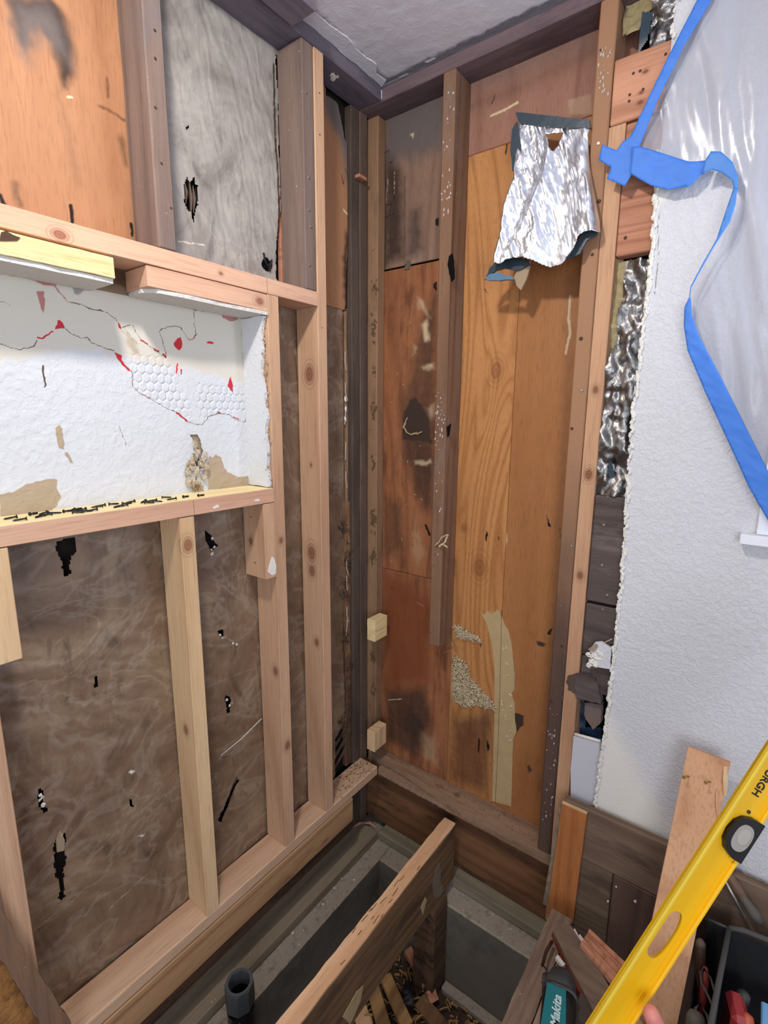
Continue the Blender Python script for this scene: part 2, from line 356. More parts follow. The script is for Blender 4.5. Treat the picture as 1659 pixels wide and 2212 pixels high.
def empty(name, loc, label=None, cat=None, group=None, kind=None):
    o = bpy.data.objects.new(name, None); COL.objects.link(o); o.location = loc; o.empty_display_size = .02
    return tag(o, label, cat, group, kind)
def boxbm(bm, x0, x1, y0, y1, z0, z1, bev=.0015, wob=0.0, seg=0.12, freq=9.0, mi=0):
    """box with eased edges, cut along its length so old wood can be uneven"""
    L = (x1-x0, y1-y0, z1-z0); ax = L.index(max(L)); n = max(1, int(L[ax]/seg)) if wob > 0 else 1
    b2 = bmesh.new(); bmesh.ops.create_cube(b2, size=1)
    for v in b2.verts:
        v.co = Vector(((x0+x1)/2+v.co.x*L[0], (y0+y1)/2+v.co.y*L[1], (z0+z1)/2+v.co.z*L[2]))
    if bev > 0: bmesh.ops.bevel(b2, geom=b2.edges[:], offset=min(bev, min(L)*.3), segments=1, affect='EDGES')
    if n > 1:
        nv = [0, 0, 0]; nv[ax] = 1
        for i in range(1, n):
            co = [(x0+x1)/2, (y0+y1)/2, (z0+z1)/2]; co[ax] = (x0, y0, z0)[ax] + L[ax]*i/n
            bmesh.ops.bisect_plane(b2, geom=b2.verts[:]+b2.edges[:]+b2.faces[:], plane_co=co, plane_no=nv)
    if wob > 0:
        for v in b2.verts:
            nn = mnoise.noise_vector(v.co*freq)
            v.co += Vector((nn[0], nn[1], nn[2]))*wob
    vm = {}
    for v in b2.verts: vm[v] = bm.verts.new(v.co)
    for f in b2.faces:
        nf = bm.faces.new([vm[v] for v in f.verts]); nf.material_index = mi
    b2.free()
def box(name, x0, x1, y0, y1, z0, z1, mat, parent=None, bev=.0015, wob=0.0, seg=.08, freq=9.0, origin=None):
    bm = bmesh.new(); boxbm(bm, x0, x1, y0, y1, z0, z1, bev, wob, seg, freq)
    return putbm(name, bm, mat, parent, origin)
def B3(ax, d, u, v):
    return (d, u, v) if ax == 'x' else ((u, d, v) if ax == 'y' else (u, v, d))
def prism(name, pts, ax, d0, d1, mat, parent=None, rag=0.0, sub=0, bulge=0.0):
    """extruded outline in the plane ax=const between d0 (front) and d1"""
    P = list(pts)
    if sub or rag:
        Q = []
        for i, a in enumerate(P):
            b = P[(i+1) % len(P)]; L = math.dist(a, b); k = max(1, int(L/max(sub, 1e-4))) if sub else 1
            for j in range(k):
                t = j/k; Q.append((a[0]+(b[0]-a[0])*t + random.uniform(-rag, rag), a[1]+(b[1]-a[1])*t + random.uniform(-rag, rag)))
        P = Q
    n = len(P)
    V = [B3(ax, d0, *p) for p in P] + [B3(ax, d1, *p) for p in P]
    ar = sum(P[i][0]*P[(i+1) % n][1]-P[(i+1) % n][0]*P[i][1] for i in range(n))
    F = [list(range(n)), list(range(2*n-1, n-1, -1))] + [[(i+1) % n, i, n+i, n+(i+1) % n] for i in range(n)]
    sgn = (1 if ar > 0 else -1)*(1 if ax != 'y' else -1)*(1 if d0 > d1 else -1)
    if sgn < 0: F = [f[::-1] for f in F]
    return put(name, V, F, mat, parent)
def inpoly(U, W, poly):
    r = np.zeros(U.shape, bool); n = len(poly)
    for i in range(n):
        x1, y1 = poly[i]; x2, y2 = poly[(i+1) % n]
        c = ((y1 > W) != (y2 > W))
        with np.errstate(divide='ignore', invalid='ignore'):
            r ^= c & (U < (x2-x1)*(W-y1)/((y2-y1) if y2 != y1 else 1e-12)+x1)
    return r
def segdist(U, W, pts, closed=False):
    d = np.full(U.shape, 1e9); n = len(pts)
    for i in range(n if closed else n-1):
        ax_, ay = pts[i]; bx, by = pts[(i+1) % n]
        vx, vy = bx-ax_, by-ay; L = vx*vx+vy*vy+1e-12
        t = np.clip(((U-ax_)*vx+(W-ay)*vy)/L, 0, 1)
        d = np.minimum(d, np.hypot(U-ax_-t*vx, W-ay-t*vy))
    return d
def vnoise(U, W, s, seed=0):
    """cheap smooth value noise, vectorised"""
    r = np.random.RandomState(seed); T = r.rand(256, 256)
    x = U*s; y = W*s; xi = np.floor(x).astype(int); yi = np.floor(y).astype(int)
    fx = x-xi; fy = y-yi; fx = fx*fx*(3-2*fx); fy = fy*fy*(3-2*fy)
    g = lambda a, b: T[a % 256, b % 256]
    return (g(xi, yi)*(1-fx)+g(xi+1, yi)*fx)*(1-fy)+(g(xi, yi+1)*(1-fx)+g(xi+1, yi+1)*fx)*fy
def painted(U, W, strokes):
    r = np.zeros(U.shape)
    wu = U + (vnoise(U, W, 60, 3)-.5)*.010; ww = W + (vnoise(U, W, 60, 4)-.5)*.010
    wu2 = U + (vnoise(U, W, 160, 5)-.5)*.003; ww2 = W + (vnoise(U, W, 160, 6)-.5)*.003
    for s in strokes:
        k = s[0]; val = s[2]; fe = s[3] if s[3] < .0045 else s[3]*1.7
        P = s[1]; us = [p[0] for p in P]; vs = [p[1] for p in P]; m = fe + (s[4] if k == 'l' else 0) + .02
        idx = np.where((U > min(us)-m) & (U < max(us)+m) & (W > min(vs)-m) & (W < max(vs)+m))
        if len(idx[0]) == 0: continue
        soft = fe > .006
        u, w = (wu[idx], ww[idx]) if soft else (wu2[idx], ww2[idx])
        if k == 'p':
            d = segdist(u, w, P, True); d[inpoly(u, w, P)] *= -1
        else: d = segdist(u, w, P) - s[4]/2
        f = np.clip(.5 - d/(2*max(fe, 1e-5)), 0, 1)*val
        r[idx] = np.maximum(r[idx], f)
    return r
def grid(name, ax, d, u0, u1, v0, v1, step, mat, holes=(), keep=None, disp=None, paint=None, parent=None, thick=0.0, attrs=None, rag=0.0):
    nu = max(2, int(round((u1-u0)/step))+1); nv = max(2, int(round((v1-v0)/step))+1)
    U, W = np.meshgrid(np.linspace(u0, u1, nu), np.linspace(v0, v1, nv))
    D = np.full(U.shape, d); out = 1.0 if ax != 'y' else -1.0
    if disp is not None: D = D + out*disp(U, W)
    A = {k: np.zeros(U.size) for k in (attrs or [])}
    if paint:
        for k, st in paint.items(): A[k] = painted(U, W, st).ravel()
    V = np.stack({'x': (D, U, W), 'y': (U, D, W), 'z': (U, W, D)}[ax], -1).reshape(-1, 3)
    i = np.arange(nv-1)[:, None]*nu + np.arange(nu-1)[None, :]
    q = np.stack([i, i+1, i+1+nu, i+nu], -1).reshape(-1, 4)
    cu = (U[:-1, :-1]+U[1:, 1:])/2; cw = (W[:-1, :-1]+W[1:, 1:])/2
    if rag: 
        cu2 = cu + (vnoise(cu, cw, 70, 11)-.5)*rag; cw2 = cw + (vnoise(cu, cw, 70, 12)-.5)*rag
    else: cu2, cw2 = cu, cw
    ok = np.ones(cu.shape, bool)
    if keep is not None: ok &= inpoly(cu2, cw2, keep)
    for h in holes: ok &= ~inpoly(cu2, cw2, h)
    q = q[ok.ravel()]
    if ax == 'y': pass
    used = np.zeros(len(V), bool); used[q.ravel()] = True
    mp = np.cumsum(used)-1
    V = V[used]; q = mp[q]; A = {k: a[used] for k, a in A.items()}
    o = put(name, V, q.tolist(), mat, parent, smooth=True, attrs=A)
    if thick > 0:
        md = o.modifiers.new('thickness', 'SOLIDIFY'); md.thickness = thick; md.offset = -1.0
    return o
def tube(name, pts, r, mat, parent=None, seg=6, taper=1.0):
    V = []; F = []; n = len(pts)
    for i, p in enumerate(pts):
        p = Vector(p); a = Vector(pts[max(0, i-1)]); b = Vector(pts[min(n-1, i+1)])
        t = (b-a).normalized(); s = t.orthogonal().normalized(); u = t.cross(s)
        rr = r*(1+(taper-1)*i/(n-1))
        for k in range(seg):
            an = 2*math.pi*k/seg; V.append(p+s*math.cos(an)*rr+u*math.sin(an)*rr)
    for i in range(n-1):
        for k in range(seg):
            F.append([i*seg+k, i*seg+(k+1) % seg, (i+1)*seg+(k+1) % seg, (i+1)*seg+k])
    F.append(list(range(seg))[::-1]); F.append([(n-1)*seg+k for k in range(seg)])
    return put(name, [tuple(v) for v in V], F, mat, parent, smooth=True)
def joined(name, shapes, mat, parent=None, kind=None, smooth=False):
    """shapes: list of (verts, faces) joined into one mesh"""
    V = []; F = []
    for v, f in shapes:
        o = len(V); V += [tuple(x) for x in v]; F += [[i+o for i in q] for q in f]
    o = put(name, V, F, mat, parent, smooth=smooth)
    if kind: o['kind'] = kind
    return o
def tubeshape(pts, r, seg=5):
    V = []; F = []; n = len(pts)
    for i, p in enumerate(pts):
        p = Vector(p); a = Vector(pts[max(0, i-1)]); b = Vector(pts[min(n-1, i+1)])
        t = (b-a).normalized(); s = t.orthogonal().normalized(); u = t.cross(s)
        rr = r if not isinstance(r, (list, tuple)) else r[i]
        for k in range(seg):
            an = 2*math.pi*k/seg; V.append(p+s*math.cos(an)*rr+u*math.sin(an)*rr)
    for i in range(n-1):
        for k in range(seg): F.append([i*seg+k, i*seg+(k+1) % seg, (i+1)*seg+(k+1) % seg, (i+1)*seg+k])
    F.append(list(range(seg))[::-1]); F.append([(n-1)*seg+k for k in range(seg)])
    return V, F
def blobshape(c, r, sq=(1, 1, 1), seed=0, amp=.35):
    bm = bmesh.new(); bmesh.ops.create_icosphere(bm, subdivisions=2, radius=1)
    V = []
    for v in bm.verts:
        n = 1+amp*mnoise.noise(v.co*1.7+Vector((seed*3.1, seed, 0)))*1.6
        V.append((c[0]+v.co.x*r*sq[0]*n, c[1]+v.co.y*r*sq[1]*n, c[2]+v.co.z*r*sq[2]*n))
    bm.verts.index_update(); F = [[v.index for v in f.verts] for f in bm.faces]; bm.free()
    return V, F
_nail = {}
def nail(parent, p, n=(1, 0, 0), r=.0045, mat='metal', h=.0015, name='nail_head'):
    key = (r, h, mat)
    if key not in _nail:
        bm = bmesh.new(); bmesh.ops.create_cone(bm, cap_ends=True, segments=10, radius1=r, radius2=r*.8, depth=h)
        me = bpy.data.meshes.new(name); bm.to_mesh(me); bm.free(); me.materials.append(M[mat]); _nail[key] = me
    o = bpy.data.objects.new(name, _nail[key]); COL.objects.link(o); o.parent = parent
    o.location = Vector(p)+Vector(n)*h*.4-parent.location
    o.rotation_euler = Vector(n).to_track_quat('Z', 'Y').to_euler()
    return o
FX, FY = (1, 0, 0), (0, -1, 0)

from mathutils.geometry import delaunay_2d_cdt
def cut_sheet(name, ax, d, poly, step, mat, disp, parent=None, thick=.0005, edge=.006):
    """thin sheet with a clean cut outline: outline and inner points are triangulated, then displaced"""
    P = []
    for i, a in enumerate(poly):
        q = poly[(i+1) % len(poly)]; k = max(1, int(math.dist(a, q)/edge))
        for j in range(k): P.append((a[0]+(q[0]-a[0])*j/k, a[1]+(q[1]-a[1])*j/k))
    n = len(P); us = [p[0] for p in P]; ws = [p[1] for p in P]
    U, W = np.meshgrid(np.arange(min(us)+step/2, max(us), step), np.arange(min(ws)+step/2, max(ws), step))
    U = U.ravel(); W = W.ravel(); m = inpoly(U, W, P) & (segdist(U, W, P, True) > step*.45)
    pts = [Vector(p) for p in P]+[Vector((float(u), float(w))) for u, w in zip(U[m], W[m])]
    vs, es, fs, _, _, _ = delaunay_2d_cdt(pts, [], [list(range(n))], 1, 1e-7)
    A = np.array([(v.x, v.y) for v in vs]); out = 1.0 if ax != 'y' else -1.0
    D = d + out*disp(A[:, 0], A[:, 1])
    o = put(name, [B3(ax, D[i], A[i, 0], A[i, 1]) for i in range(len(A))], [list(f) for f in fs], mat, parent, smooth=True)
    if thick > 0:
        md = o.modifiers.new('thickness', 'SOLIDIFY'); md.thickness = thick; md.offset = -1.0
    return o

# ---------------- setting: ceiling, floor, walls ----------------
X_F = -0.097            # face of the sheathing behind the left wall studs
Y_F = 0.092             # face of the sheathing behind the end wall studs
ZT = 2.301              # underside of the top plates
ceil_pts = [(0.035,0.01),(-0,0.01),(-0.006,-0.049),(-0.006,-0.114),(-0.012,-0.242),(-0.013,-0.304),(0.037,-0.31),(0.033,-0.364),(0.032,-0.385)]
struct(grid('ceiling', 'z', 2.3395, 0.003, 2.2, -1.5, -.003, .012, M['ceiling'],
    disp=lambda U, W: -.0015*vnoise(U, W, 40, 1),
    attrs=('stain', 'pale'),
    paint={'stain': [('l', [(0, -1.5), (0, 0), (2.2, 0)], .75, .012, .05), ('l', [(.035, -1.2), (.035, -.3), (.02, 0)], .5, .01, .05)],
           'pale': [('l', [(.0, -.05), (.01, -.005), (.10, -.004)], .8, .004, .006), ('l', [(.17, -.012), (.2, -.012)], .9, .003, .008), ('l', [(.15, -.035), (.16, -.06)], 1, .002, .005)]}))
struct(box('ceiling', -.4, 3.2, -3.2, .3, 2.342, 2.36, M['ceiling'], bev=0))
struct(box('ceiling', 0.0, 3.2, -3.2, -1.5, 2.333, 2.3415, M['ceiling'], bev=0))
peel = box('ceiling_edge_strip', .004, .085, -1.6, -.375, 2.298, 2.338, M['old_top'], wob=.003, seg=.05)
tag(peel, 'dark strip of old ceiling board left above the left top plate', 'ceiling strip')
cl = prism('peeled_ceiling_paper', [(.002,-.36),(.05,-.38),(.045,-.3),(.05,-.22),(.045,-.15),(.05,-.09),(.03,-.06),(.03,-.02),(.004,-.004)], 'z', 2.3365, 2.3395, M['ceiling'], rag=.003, sub=.02)
tag(cl, 'torn edge layer of ceiling paper along the left top plate', 'ceiling paper')

# wall to the right of the opening: thick textured drywall
dry_edge = [(0.803,2.23),(0.8,2.18),(0.802,2.056),(0.8,1.937),(0.797,1.843),(0.803,1.673),(0.797,1.506),(0.795,1.318),(0.8,1.15),(0.805,1.023),(0.807,0.872),(0.804,0.713),(0.804,0.519),(0.799,0.401),(0.796,0.242)]
de = [(x, z) for x, z in dry_edge]
keep = [(3.2, 2.335)] + [(de[0][0]-.003, 2.335)] + de + [(de[-1][0]-.002, -.06), (3.2, -.06)]
def ddisp(U, W):
    n = vnoise(U, W, 95, 21); n2 = vnoise(U, W, 210, 22)
    tex = np.clip((n-.42)*3, 0, 1)*.0007 + n2*.0006
    return tex*np.clip((W-.55+.25*np.clip(U-.85, 0, .4))*4, .15, 1)
wr = struct(grid('wall_right', 'y', -.013, .77, 1.36, .03, 2.335, .0035, M['drywall'], keep=keep, disp=ddisp, rag=.006, thick=.011,
    attrs=('smooth', 'crack'),
    paint={'smooth': [('p', [(.75, .1), (.95, .1), (1.0, .3), (.9, .45), (.82, .56), (.78, .56)], .75, .06), ('p', [(.75,1.8),(.84,1.83),(.83,1.9),(.75,1.9)], .6, .01)],
           'crack': [('l', [(0.811,1.816),(0.818,1.711),(0.82,1.63)], .7, .001, .003), ('l', [(0.772,1.092),(0.835,0.853),(0.83,0.721)], .4, .001, .002)]}))
struct(box('wall_right', 1.36, 3.2, -.013, -.002, -.06, 2.335, M['drywall'], bev=0, parent=None))
# crumbled gypsum along the cut edge, one joined ragged bead
sh = []
for i in range(len(de)-1):
    (xa, za), (xb, zb) = de[i], de[i+1]; k = max(2, int(abs(zb-za)/.009))
    for j in range(k):
        t = j/k
        if zb > 1.9 and random.random() < .5: continue
        sh.append(blobshape((xa+(xb-xa)*t+random.uniform(0, .007), -.0145-random.uniform(0, .003), za+(zb-za)*t), random.uniform(.003, .0062), (.8, .5, 1.5), i*31+j, .5))
o = joined('crumbled_plaster_edge', sh, M['whitebit'], wr, kind='stuff')
# smoother strip where corner tape was pulled off
for (a, b) in ((0.30, .60), (.95, 1.2)):
    pass
# left wall beyond the frame and room floor
struct(box('wall_left', -.12, -.09, -3.2, -1.30, -.04, 2.34, M['drywall'], bev=0))
struct(box('floor', .80, 3.2, -3.2, -.60, -.09, -.052, M['floorb'], bev=0))
struct(box('floor', -.1, .80, -3.2, -1.60, -.09, -.052, M['floorb'], bev=0))

# ---------------- left wall: sheathing behind the studs ----------------
darkback = box('dark_backing', -.135, -.115, -1.6, .13, -.35, 2.33, M['tarpaper'], bev=0)
tag(darkback, 'black building paper seen through the tears of the left wall', 'building paper')
A5 = ('dark', 'grey', 'red', 'pale', 'black')
HX = lambda U, W: .0006*vnoise(U, W, 30, 8)
p = grid('plywood_sheathing', 'x', X_F, -1.45, -.752, 1.685, 2.32, .003, M['ply_left'], attrs=A5, thick=.01, disp=HX,
  paint={'dark': [('p', [(-0.963,2.07),(-0.893,2.109),(-0.871,2.091),(-0.863,2.049),(-0.872,1.998),(-0.884,1.969),(-0.89,1.997),(-0.894,2.041),(-0.91,2.055),(-0.92,2.065),(-0.938,2.041),(-0.949,2.006),(-0.955,2.017),(-0.958,2.051)], .95, .012),
                  ('l', [(-0.891,2.065),(-0.882,1.985),(-0.898,1.947),(-0.889,1.911),(-0.879,1.85),(-0.871,1.803)], .38, .014, .016),
                  ('l', [(-0.82,1.965),(-0.797,1.966),(-0.77,1.96)], .6, .004, .006), ('l', [(-0.799,2.024),(-0.8,1.99)], .6, .004, .006),
                  ('l', [(-0.78,1.922),(-0.774,1.88)], .45, .006, .02), ('l', [(-0.726,2.202),(-0.737,1.983),(-0.756,1.729)], .6, .02, .03),
                  ('l', [(-0.987,1.766),(-0.986,1.733)], .6, .006, .008)],
         'grey': [('p', [(-0.953,2.069),(-0.902,2.097),(-0.877,2.073),(-0.871,2.014),(-0.886,2.022),(-0.915,2.045),(-0.944,1.986),(-0.954,1.989),(-0.961,2.029)], .7, .02)],
         'black': [('l', [(-0.893,1.758),(-0.895,1.726)], 1, .002, .007), ('l', [(-0.773,1.76),(-0.772,1.734)], .9, .002, .006), ('l', [(-1.014,1.74),(-1.01,1.726)], 1, .003, .007)],
         'pale': [('l', [(-0.88,1.955),(-0.872,1.957)], 1, .001, .004)],
         'red': [('l', [(-0.81,2.155),(-0.807,2.037),(-0.8,1.826)], .35, .03, .05)]})
tag(p, 'orange plywood sheet with a black water stain at the upper left', 'plywood')
UL = grid('plastic_covered_sheathing', 'x', X_F, -.75, -.30, 1.66, 2.32, .003, M['film_high'], attrs=('dark', 'pale', 'black', 'red'), rag=.004,
  disp=lambda U, W: .005*vnoise(U, W, 9, 31)+.0015*vnoise(U+W*.4, W*.3, 70, 32),
  holes=[[(-0.639,1.879),(-0.628,1.901),(-0.623,1.89),(-0.612,1.91),(-0.609,1.891),(-0.601,1.89),(-0.607,1.849),(-0.602,1.846),(-0.613,1.832),(-0.619,1.8),(-0.625,1.826),(-0.633,1.826),(-0.642,1.839)],
         [(-0.628,2.002),(-0.62,2.011),(-0.618,2.008),(-0.626,1.996)],
         [(-0.412,1.77),(-0.401,1.779),(-0.378,1.766),(-0.382,1.747),(-0.403,1.739),(-0.417,1.751)],
         [(-0.345,2.288),(-0.336,2.206),(-0.342,2.058),(-0.343,1.918),(-0.359,1.831),(-0.366,1.732),(-0.35,1.71),(-0.336,1.713),(-0.312,2.305)]],
  paint={'dark': [('p', [(-0.564,2.19),(-0.51,2.236),(-0.47,2.237),(-0.459,2.171),(-0.491,2.106),(-0.517,2.125),(-0.548,2.14)], .42, .02),
                  ('l', [(-0.632,2.228),(-0.619,2.172)], .5, .003, .006), ('p', [(-0.397,2.253),(-0.333,2.273),(-0.347,1.736),(-0.382,1.729),(-0.367,1.876),(-0.382,2.077)], .5, .02),
                  ('l', [(-0.35,2.265),(-0.351,2.089),(-0.348,1.917),(-0.363,1.733)], .9, .004, .008)],
         'pale': [('p', [(-0.65,2.139),(-0.603,2.143),(-0.585,2.066),(-0.627,1.981),(-0.664,1.986)], .35, .02), ('l', [(-0.665,1.75),(-0.593,1.76)], .9, .002, .004)]})
tag(UL, 'clear plastic over grey sheathing, pierced, between the two old upper studs', 'plastic film')
sp = []
for a, b in (((410,385),(413,470)), ((400,390),(403,440)), ((418,400),(419,460)), ((424,405),(430,398))):
    q = [(-0.621,1.9),(-0.623,1.814),(-0.634,1.891),(-0.634,1.841),(-0.612,1.888),(-0.615,1.827)]
for i in range(3):
    a, b = q[2*i], q[2*i+1]
    sp.append(tubeshape([(-.1, a[0], a[1]), (-.097, (a[0]+b[0])/2+.002, (a[1]+b[1])/2), (-.099, b[0], b[1])], [.001, .0045, .001], 5))
joined('wood_splinters', sp, M['old_dark'], UL)
q = [(-0.41,1.786),(-0.406,1.767),(-0.396,1.754),(-0.382,1.775),(-0.393,1.743)]
joined('curled_scrap', [tubeshape([(-.09, a, b) for a, b in q], .003, 5)], M['bag'], UL)
# strip of wood seen at the torn edge beside the second old stud
q = [(-0.344,2.057),(-0.335,2.026),(-0.347,1.735),(-0.358,1.718)]
tag(box('splintered_lath', -.112, -.098, q[1][0]-.006, q[1][0]+.004, 1.70, 2.05, M['redboard'], wob=.002), 'thin reddish wood sliver along the torn plastic edge', 'wood sliver')
tag(grid('plywood_sheathing', 'x', X_F, -.30, -.05, 1.693, 2.32, .003, M['ply_left'], attrs=A5, thick=.01, disp=HX, rag=.004,
  keep=[(-0.171,2.397),(-0.145,2.286),(-0.093,2.284),(-0.062,2.201),(-0.029,2.188),(-0.048,2.075),(-0.038,1.969),(-0.055,1.853),(-0.066,1.69),(-0.208,1.698)],
  paint={'dark': [('l', [(-0.062,2.266),(-0.024,2.216),(-0.041,2.13),(-0.019,2.057),(-0.066,1.85),(-0.061,1.691)], .8, .01, .016), ('p', [(-0.144,2.292),(-0.083,2.288),(-0.029,2.267),(-0.025,2.19),(-0.073,2.197),(-0.131,2.236)], .6, .02),
                  ('l', [(-0.079,2.093),(-0.07,2.07)], .9, .002, .004), ('l', [(-0.061,2.118),(-0.052,2.1)], .9, .002, .004)],
         'grey': [('p', [(-0.154,2.3),(-0.028,2.305),(-0.019,2.057),(-0.057,2.098),(-0.084,2.193),(-0.145,2.243)], .8, .03)],
         'pale': [('l', [(-0.071,1.995),(-0.053,1.989)], 1, .002, .006)]}),
  'narrow orange plywood sheet right of the tall new stud, above the film', 'plywood')
LOWP = lambda *a: [(-0.978,2.062)]
LW = grid('plastic_covered_sheathing', 'x', X_F, -1.5, -.085, -.03, 1.69, .003, M['film_low'], attrs=('dark', 'pale', 'black', 'red'), rag=.008,
  disp=lambda U, W: .006*vnoise(U, W, 6, 41)+.002*vnoise(U*.6+W, W*.6, 45, 42),
  holes=[[(-1.6,1.135),(-.484,1.135),(-.484,1.625),(-1.6,1.625)],[(-0.992,1.088),(-0.954,1.089),(-0.957,1.056),(-0.966,1.048),(-0.972,1.01),(-0.981,1.009),(-0.984,1.039),(-0.992,1.056)],
         [(-0.638,1.047),(-0.628,1.04),(-0.613,1.009),(-0.604,0.999),(-0.624,0.988),(-0.639,1.017)],
         [(-0.944,0.76),(-0.939,0.758),(-0.94,0.729),(-0.948,0.732)],
         [(-1.078,0.556),(-1.072,0.555),(-1.07,0.528),(-1.072,0.497),(-1.078,0.495),(-1.082,0.527)],
         [(-1.056,0.427),(-1.043,0.42),(-1.047,0.359),(-1.056,0.304),(-1.056,0.26),(-1.068,0.255),(-1.068,0.314),(-1.07,0.365),(-1.068,0.399)],
         [(-0.608,0.556),(-0.59,0.54),(-0.594,0.52),(-0.591,0.496),(-0.605,0.499),(-0.608,0.527)],
         [(-0.657,0.178),(-0.586,0.267),(-0.576,0.257),(-0.647,0.159)],
         [(-0.617,0.756),(-0.605,0.754),(-0.603,0.737),(-0.615,0.736)],
         [(-0.899,0.41),(-0.89,0.402),(-0.887,0.379),(-0.896,0.387)],
         [(-0.093,0.977),(-0.069,0.922),(-0.075,0.854),(-0.067,0.621),(-0.089,0.501),(-0.075,0.306),(-0.098,0.201),(-0.146,0.149),(-0.149,-0.047),(-0.046,-0.114),(-0.012,0.963)]],
  paint={'dark': [('p', [(-0.935,1.096),(-0.877,1.085),(-0.864,0.994),(-0.905,0.894),(-0.931,0.935),(-0.953,1.006)], .45, .04),
                  ('p', [(-0.961,0.835),(-0.885,0.77),(-0.887,0.613),(-0.933,0.589),(-0.962,0.722)], .5, .04), ('p', [(-1.082,0.201),(-0.923,0.078),(-0.961,-0.087),(-1.073,-0.006)], .5, .05),
                  ('p', [(-0.985,0.373),(-0.882,0.269),(-0.856,0.135),(-0.96,0.182)], .35, .04), ('l', [(-0.659,1.083),(-0.686,0.593),(-0.701,0.161)], .3, .02, .02),
                  ('l', [(-0.083,0.975),(-0.07,0.853),(-0.089,0.501),(-0.082,0.192)], .9, .008, .02)],
         'red': [('p', [(-0.892,0.923),(-0.785,0.867),(-0.788,0.508),(-0.841,0.322),(-0.902,0.444),(-0.923,0.704)], .38, .05), ('p', [(-1.102,0.518),(-0.943,0.368),(-0.956,0.219),(-1.101,0.281)], .3, .05)],
         'pale': [('p', [(-0.157,1.679),(-0.068,1.693),(-0.075,1.057),(-0.17,1.069)], .34, .02), ('p', [(-0.36,1.633),(-0.279,1.633),(-0.278,1.053),(-0.375,1.067)], .22, .02), ('l', [(-1.072,0.963),(-0.994,0.969),(-0.928,0.969),(-0.865,0.963)], .5, .003, .004), ('l', [(-1.072,0.793),(-1.015,0.774)], .6, .003, .004), ('l', [(-1.118,0.568),(-1.025,0.571),(-0.924,0.577)], .6, .003, .004),
                  ('l', [(-0.968,0.148),(-0.872,0.17)], .8, .002, .003), ('l', [(-1.031,0.42),(-0.979,0.438)], .6, .003, .004),
                  ('p', [(-0.897,0.484),(-0.885,0.485),(-0.874,0.473),(-0.886,0.47)], .8, .002), ('p', [(-0.898,0.3),(-0.863,0.287),(-0.875,0.283)], .8, .002),
                  ('l', [(-0.621,0.576),(-0.48,0.566)], .4, .003, .004), ('l', [(-0.618,0.745),(-0.588,0.723),(-0.552,0.69)], .9, .001, .002),
                  ('l', [(-0.075,1.677),(-0.079,1.347),(-0.074,1.123)], .75, .003, .008), ('p', [(-0.154,1.059),(-0.116,1.075),(-0.082,1.058),(-0.073,1.007),(-0.148,1.021)], .35, .004),
                  ('l', [(-0.348,1.413),(-0.315,1.088),(-0.322,0.752)], .35, .004, .02), ('l', [(-0.827,0.916),(-0.771,0.96)], .4, .003, .006)],
         'black': [('l', [(-0.094,1.499),(-0.089,1.466)], .9, .001, .003), ('l', [(-0.088,1.414),(-0.079,1.393)], .9, .001, .003)]})
tag(LW, 'dusty brown plastic film over sheathing, full of tears, behind the lower studs', 'plastic film')
def bits(name, ptsx, mat, parent, r=.0035, ax='x', d=-.094):
    s = []
    for i, a in enumerate(ptsx):
        s.append(blobshape(B3(ax, d, a[0], a[1]), r*random.uniform(.6, 1.2), (.5, 1, 1) if ax == 'x' else (1, .5, 1), i+len(name)*7, .6))
    return joined(name, s, mat, parent, kind='stuff')
bits('plaster_crumbs', [(-1.077,0.539),(-1.074,0.532),(-1.079,0.529),(-1.074,0.514),(-0.618,1.022),(-0.614,0.997),(-0.623,0.992),(-0.602,0.537),(-0.587,0.519),(-0.593,0.515),(-0.578,0.519),(-1.046,0.423),(-1.051,0.42),(-0.611,0.741),(-0.605,0.73),(-0.571,0.701),(-0.559,0.693),(-0.622,0.98),(-0.886,0.477)], M['whitebit'], LW, .0042)
q = [(-0.67,0.167),(-0.584,0.272)]
tube('rusty_rod', [(-.112, q[0][0], q[0][1]), (-.092, q[1][0], q[1][1])], .0045, M['rust'], LW)
q = [(-0.636,0.379),(-0.573,0.403),(-0.535,0.421),(-0.505,0.44)]
tag(tube('plastic_strand', [(-.088, q[0][0], q[0][1]), (-.075, *q[1]), (-.07, *q[2]), (-.062, *q[3])], .0011, M['whitebit'], seg=5), 'thin whitish strand stretched across the film left of a new stud', 'strand')
q = [(-1.061,0.416),(-1.05,0.434),(-1.045,0.403),(-1.049,0.379),(-1.061,0.384)]
prism('torn_flap', q, 'x', -.091, -.096, M['tan'], LW, rag=.001)

# ---------------- left wall: new and old framing ----------------
def stud_knots(nm, base, x, y, z0, ks, axis='z', **kw):
    """a board material with knots placed on this board (world positions)"""
    a = dict(new=((220, 188, 146), (186, 144, 106)), pink=((202, 164, 132), (166, 124, 96)), rail=((216, 174, 146), (182, 134, 110)))[base]
    return wood(nm, a[0], a[1], axis, ring=11, contrast=.55, bump=.25, knots=[(kx-x, ky-y, kz-z0, r) for kx, ky, kz, r in ks], rand=False, **kw)
MA = stud_knots('stud_wood_knotty', 'new', -.0445, -.746, 0, [(0, -.748, 1.045, .014), (-.04, -.765, .55, .012)])
o = box('wall_stud', -.089, 0, -.765, -.727, 0, 1.112, MA)
tag(o, 'new pale stud under the middle of the sill, knot near its top', 'stud')
MB = stud_knots('stud_wood_long', 'pink', -.0445, -.461, 0, [(-.02, -.48, .60, .012), (0, -.46, .35, .012), (0, -.46, 1.0, .008)])
o = box('wall_stud', -.089, 0, -.480, -.442, 0, 1.656, MB)
tag(o, 'new stud at the right end of the sill, rising up to the rail', 'stud')
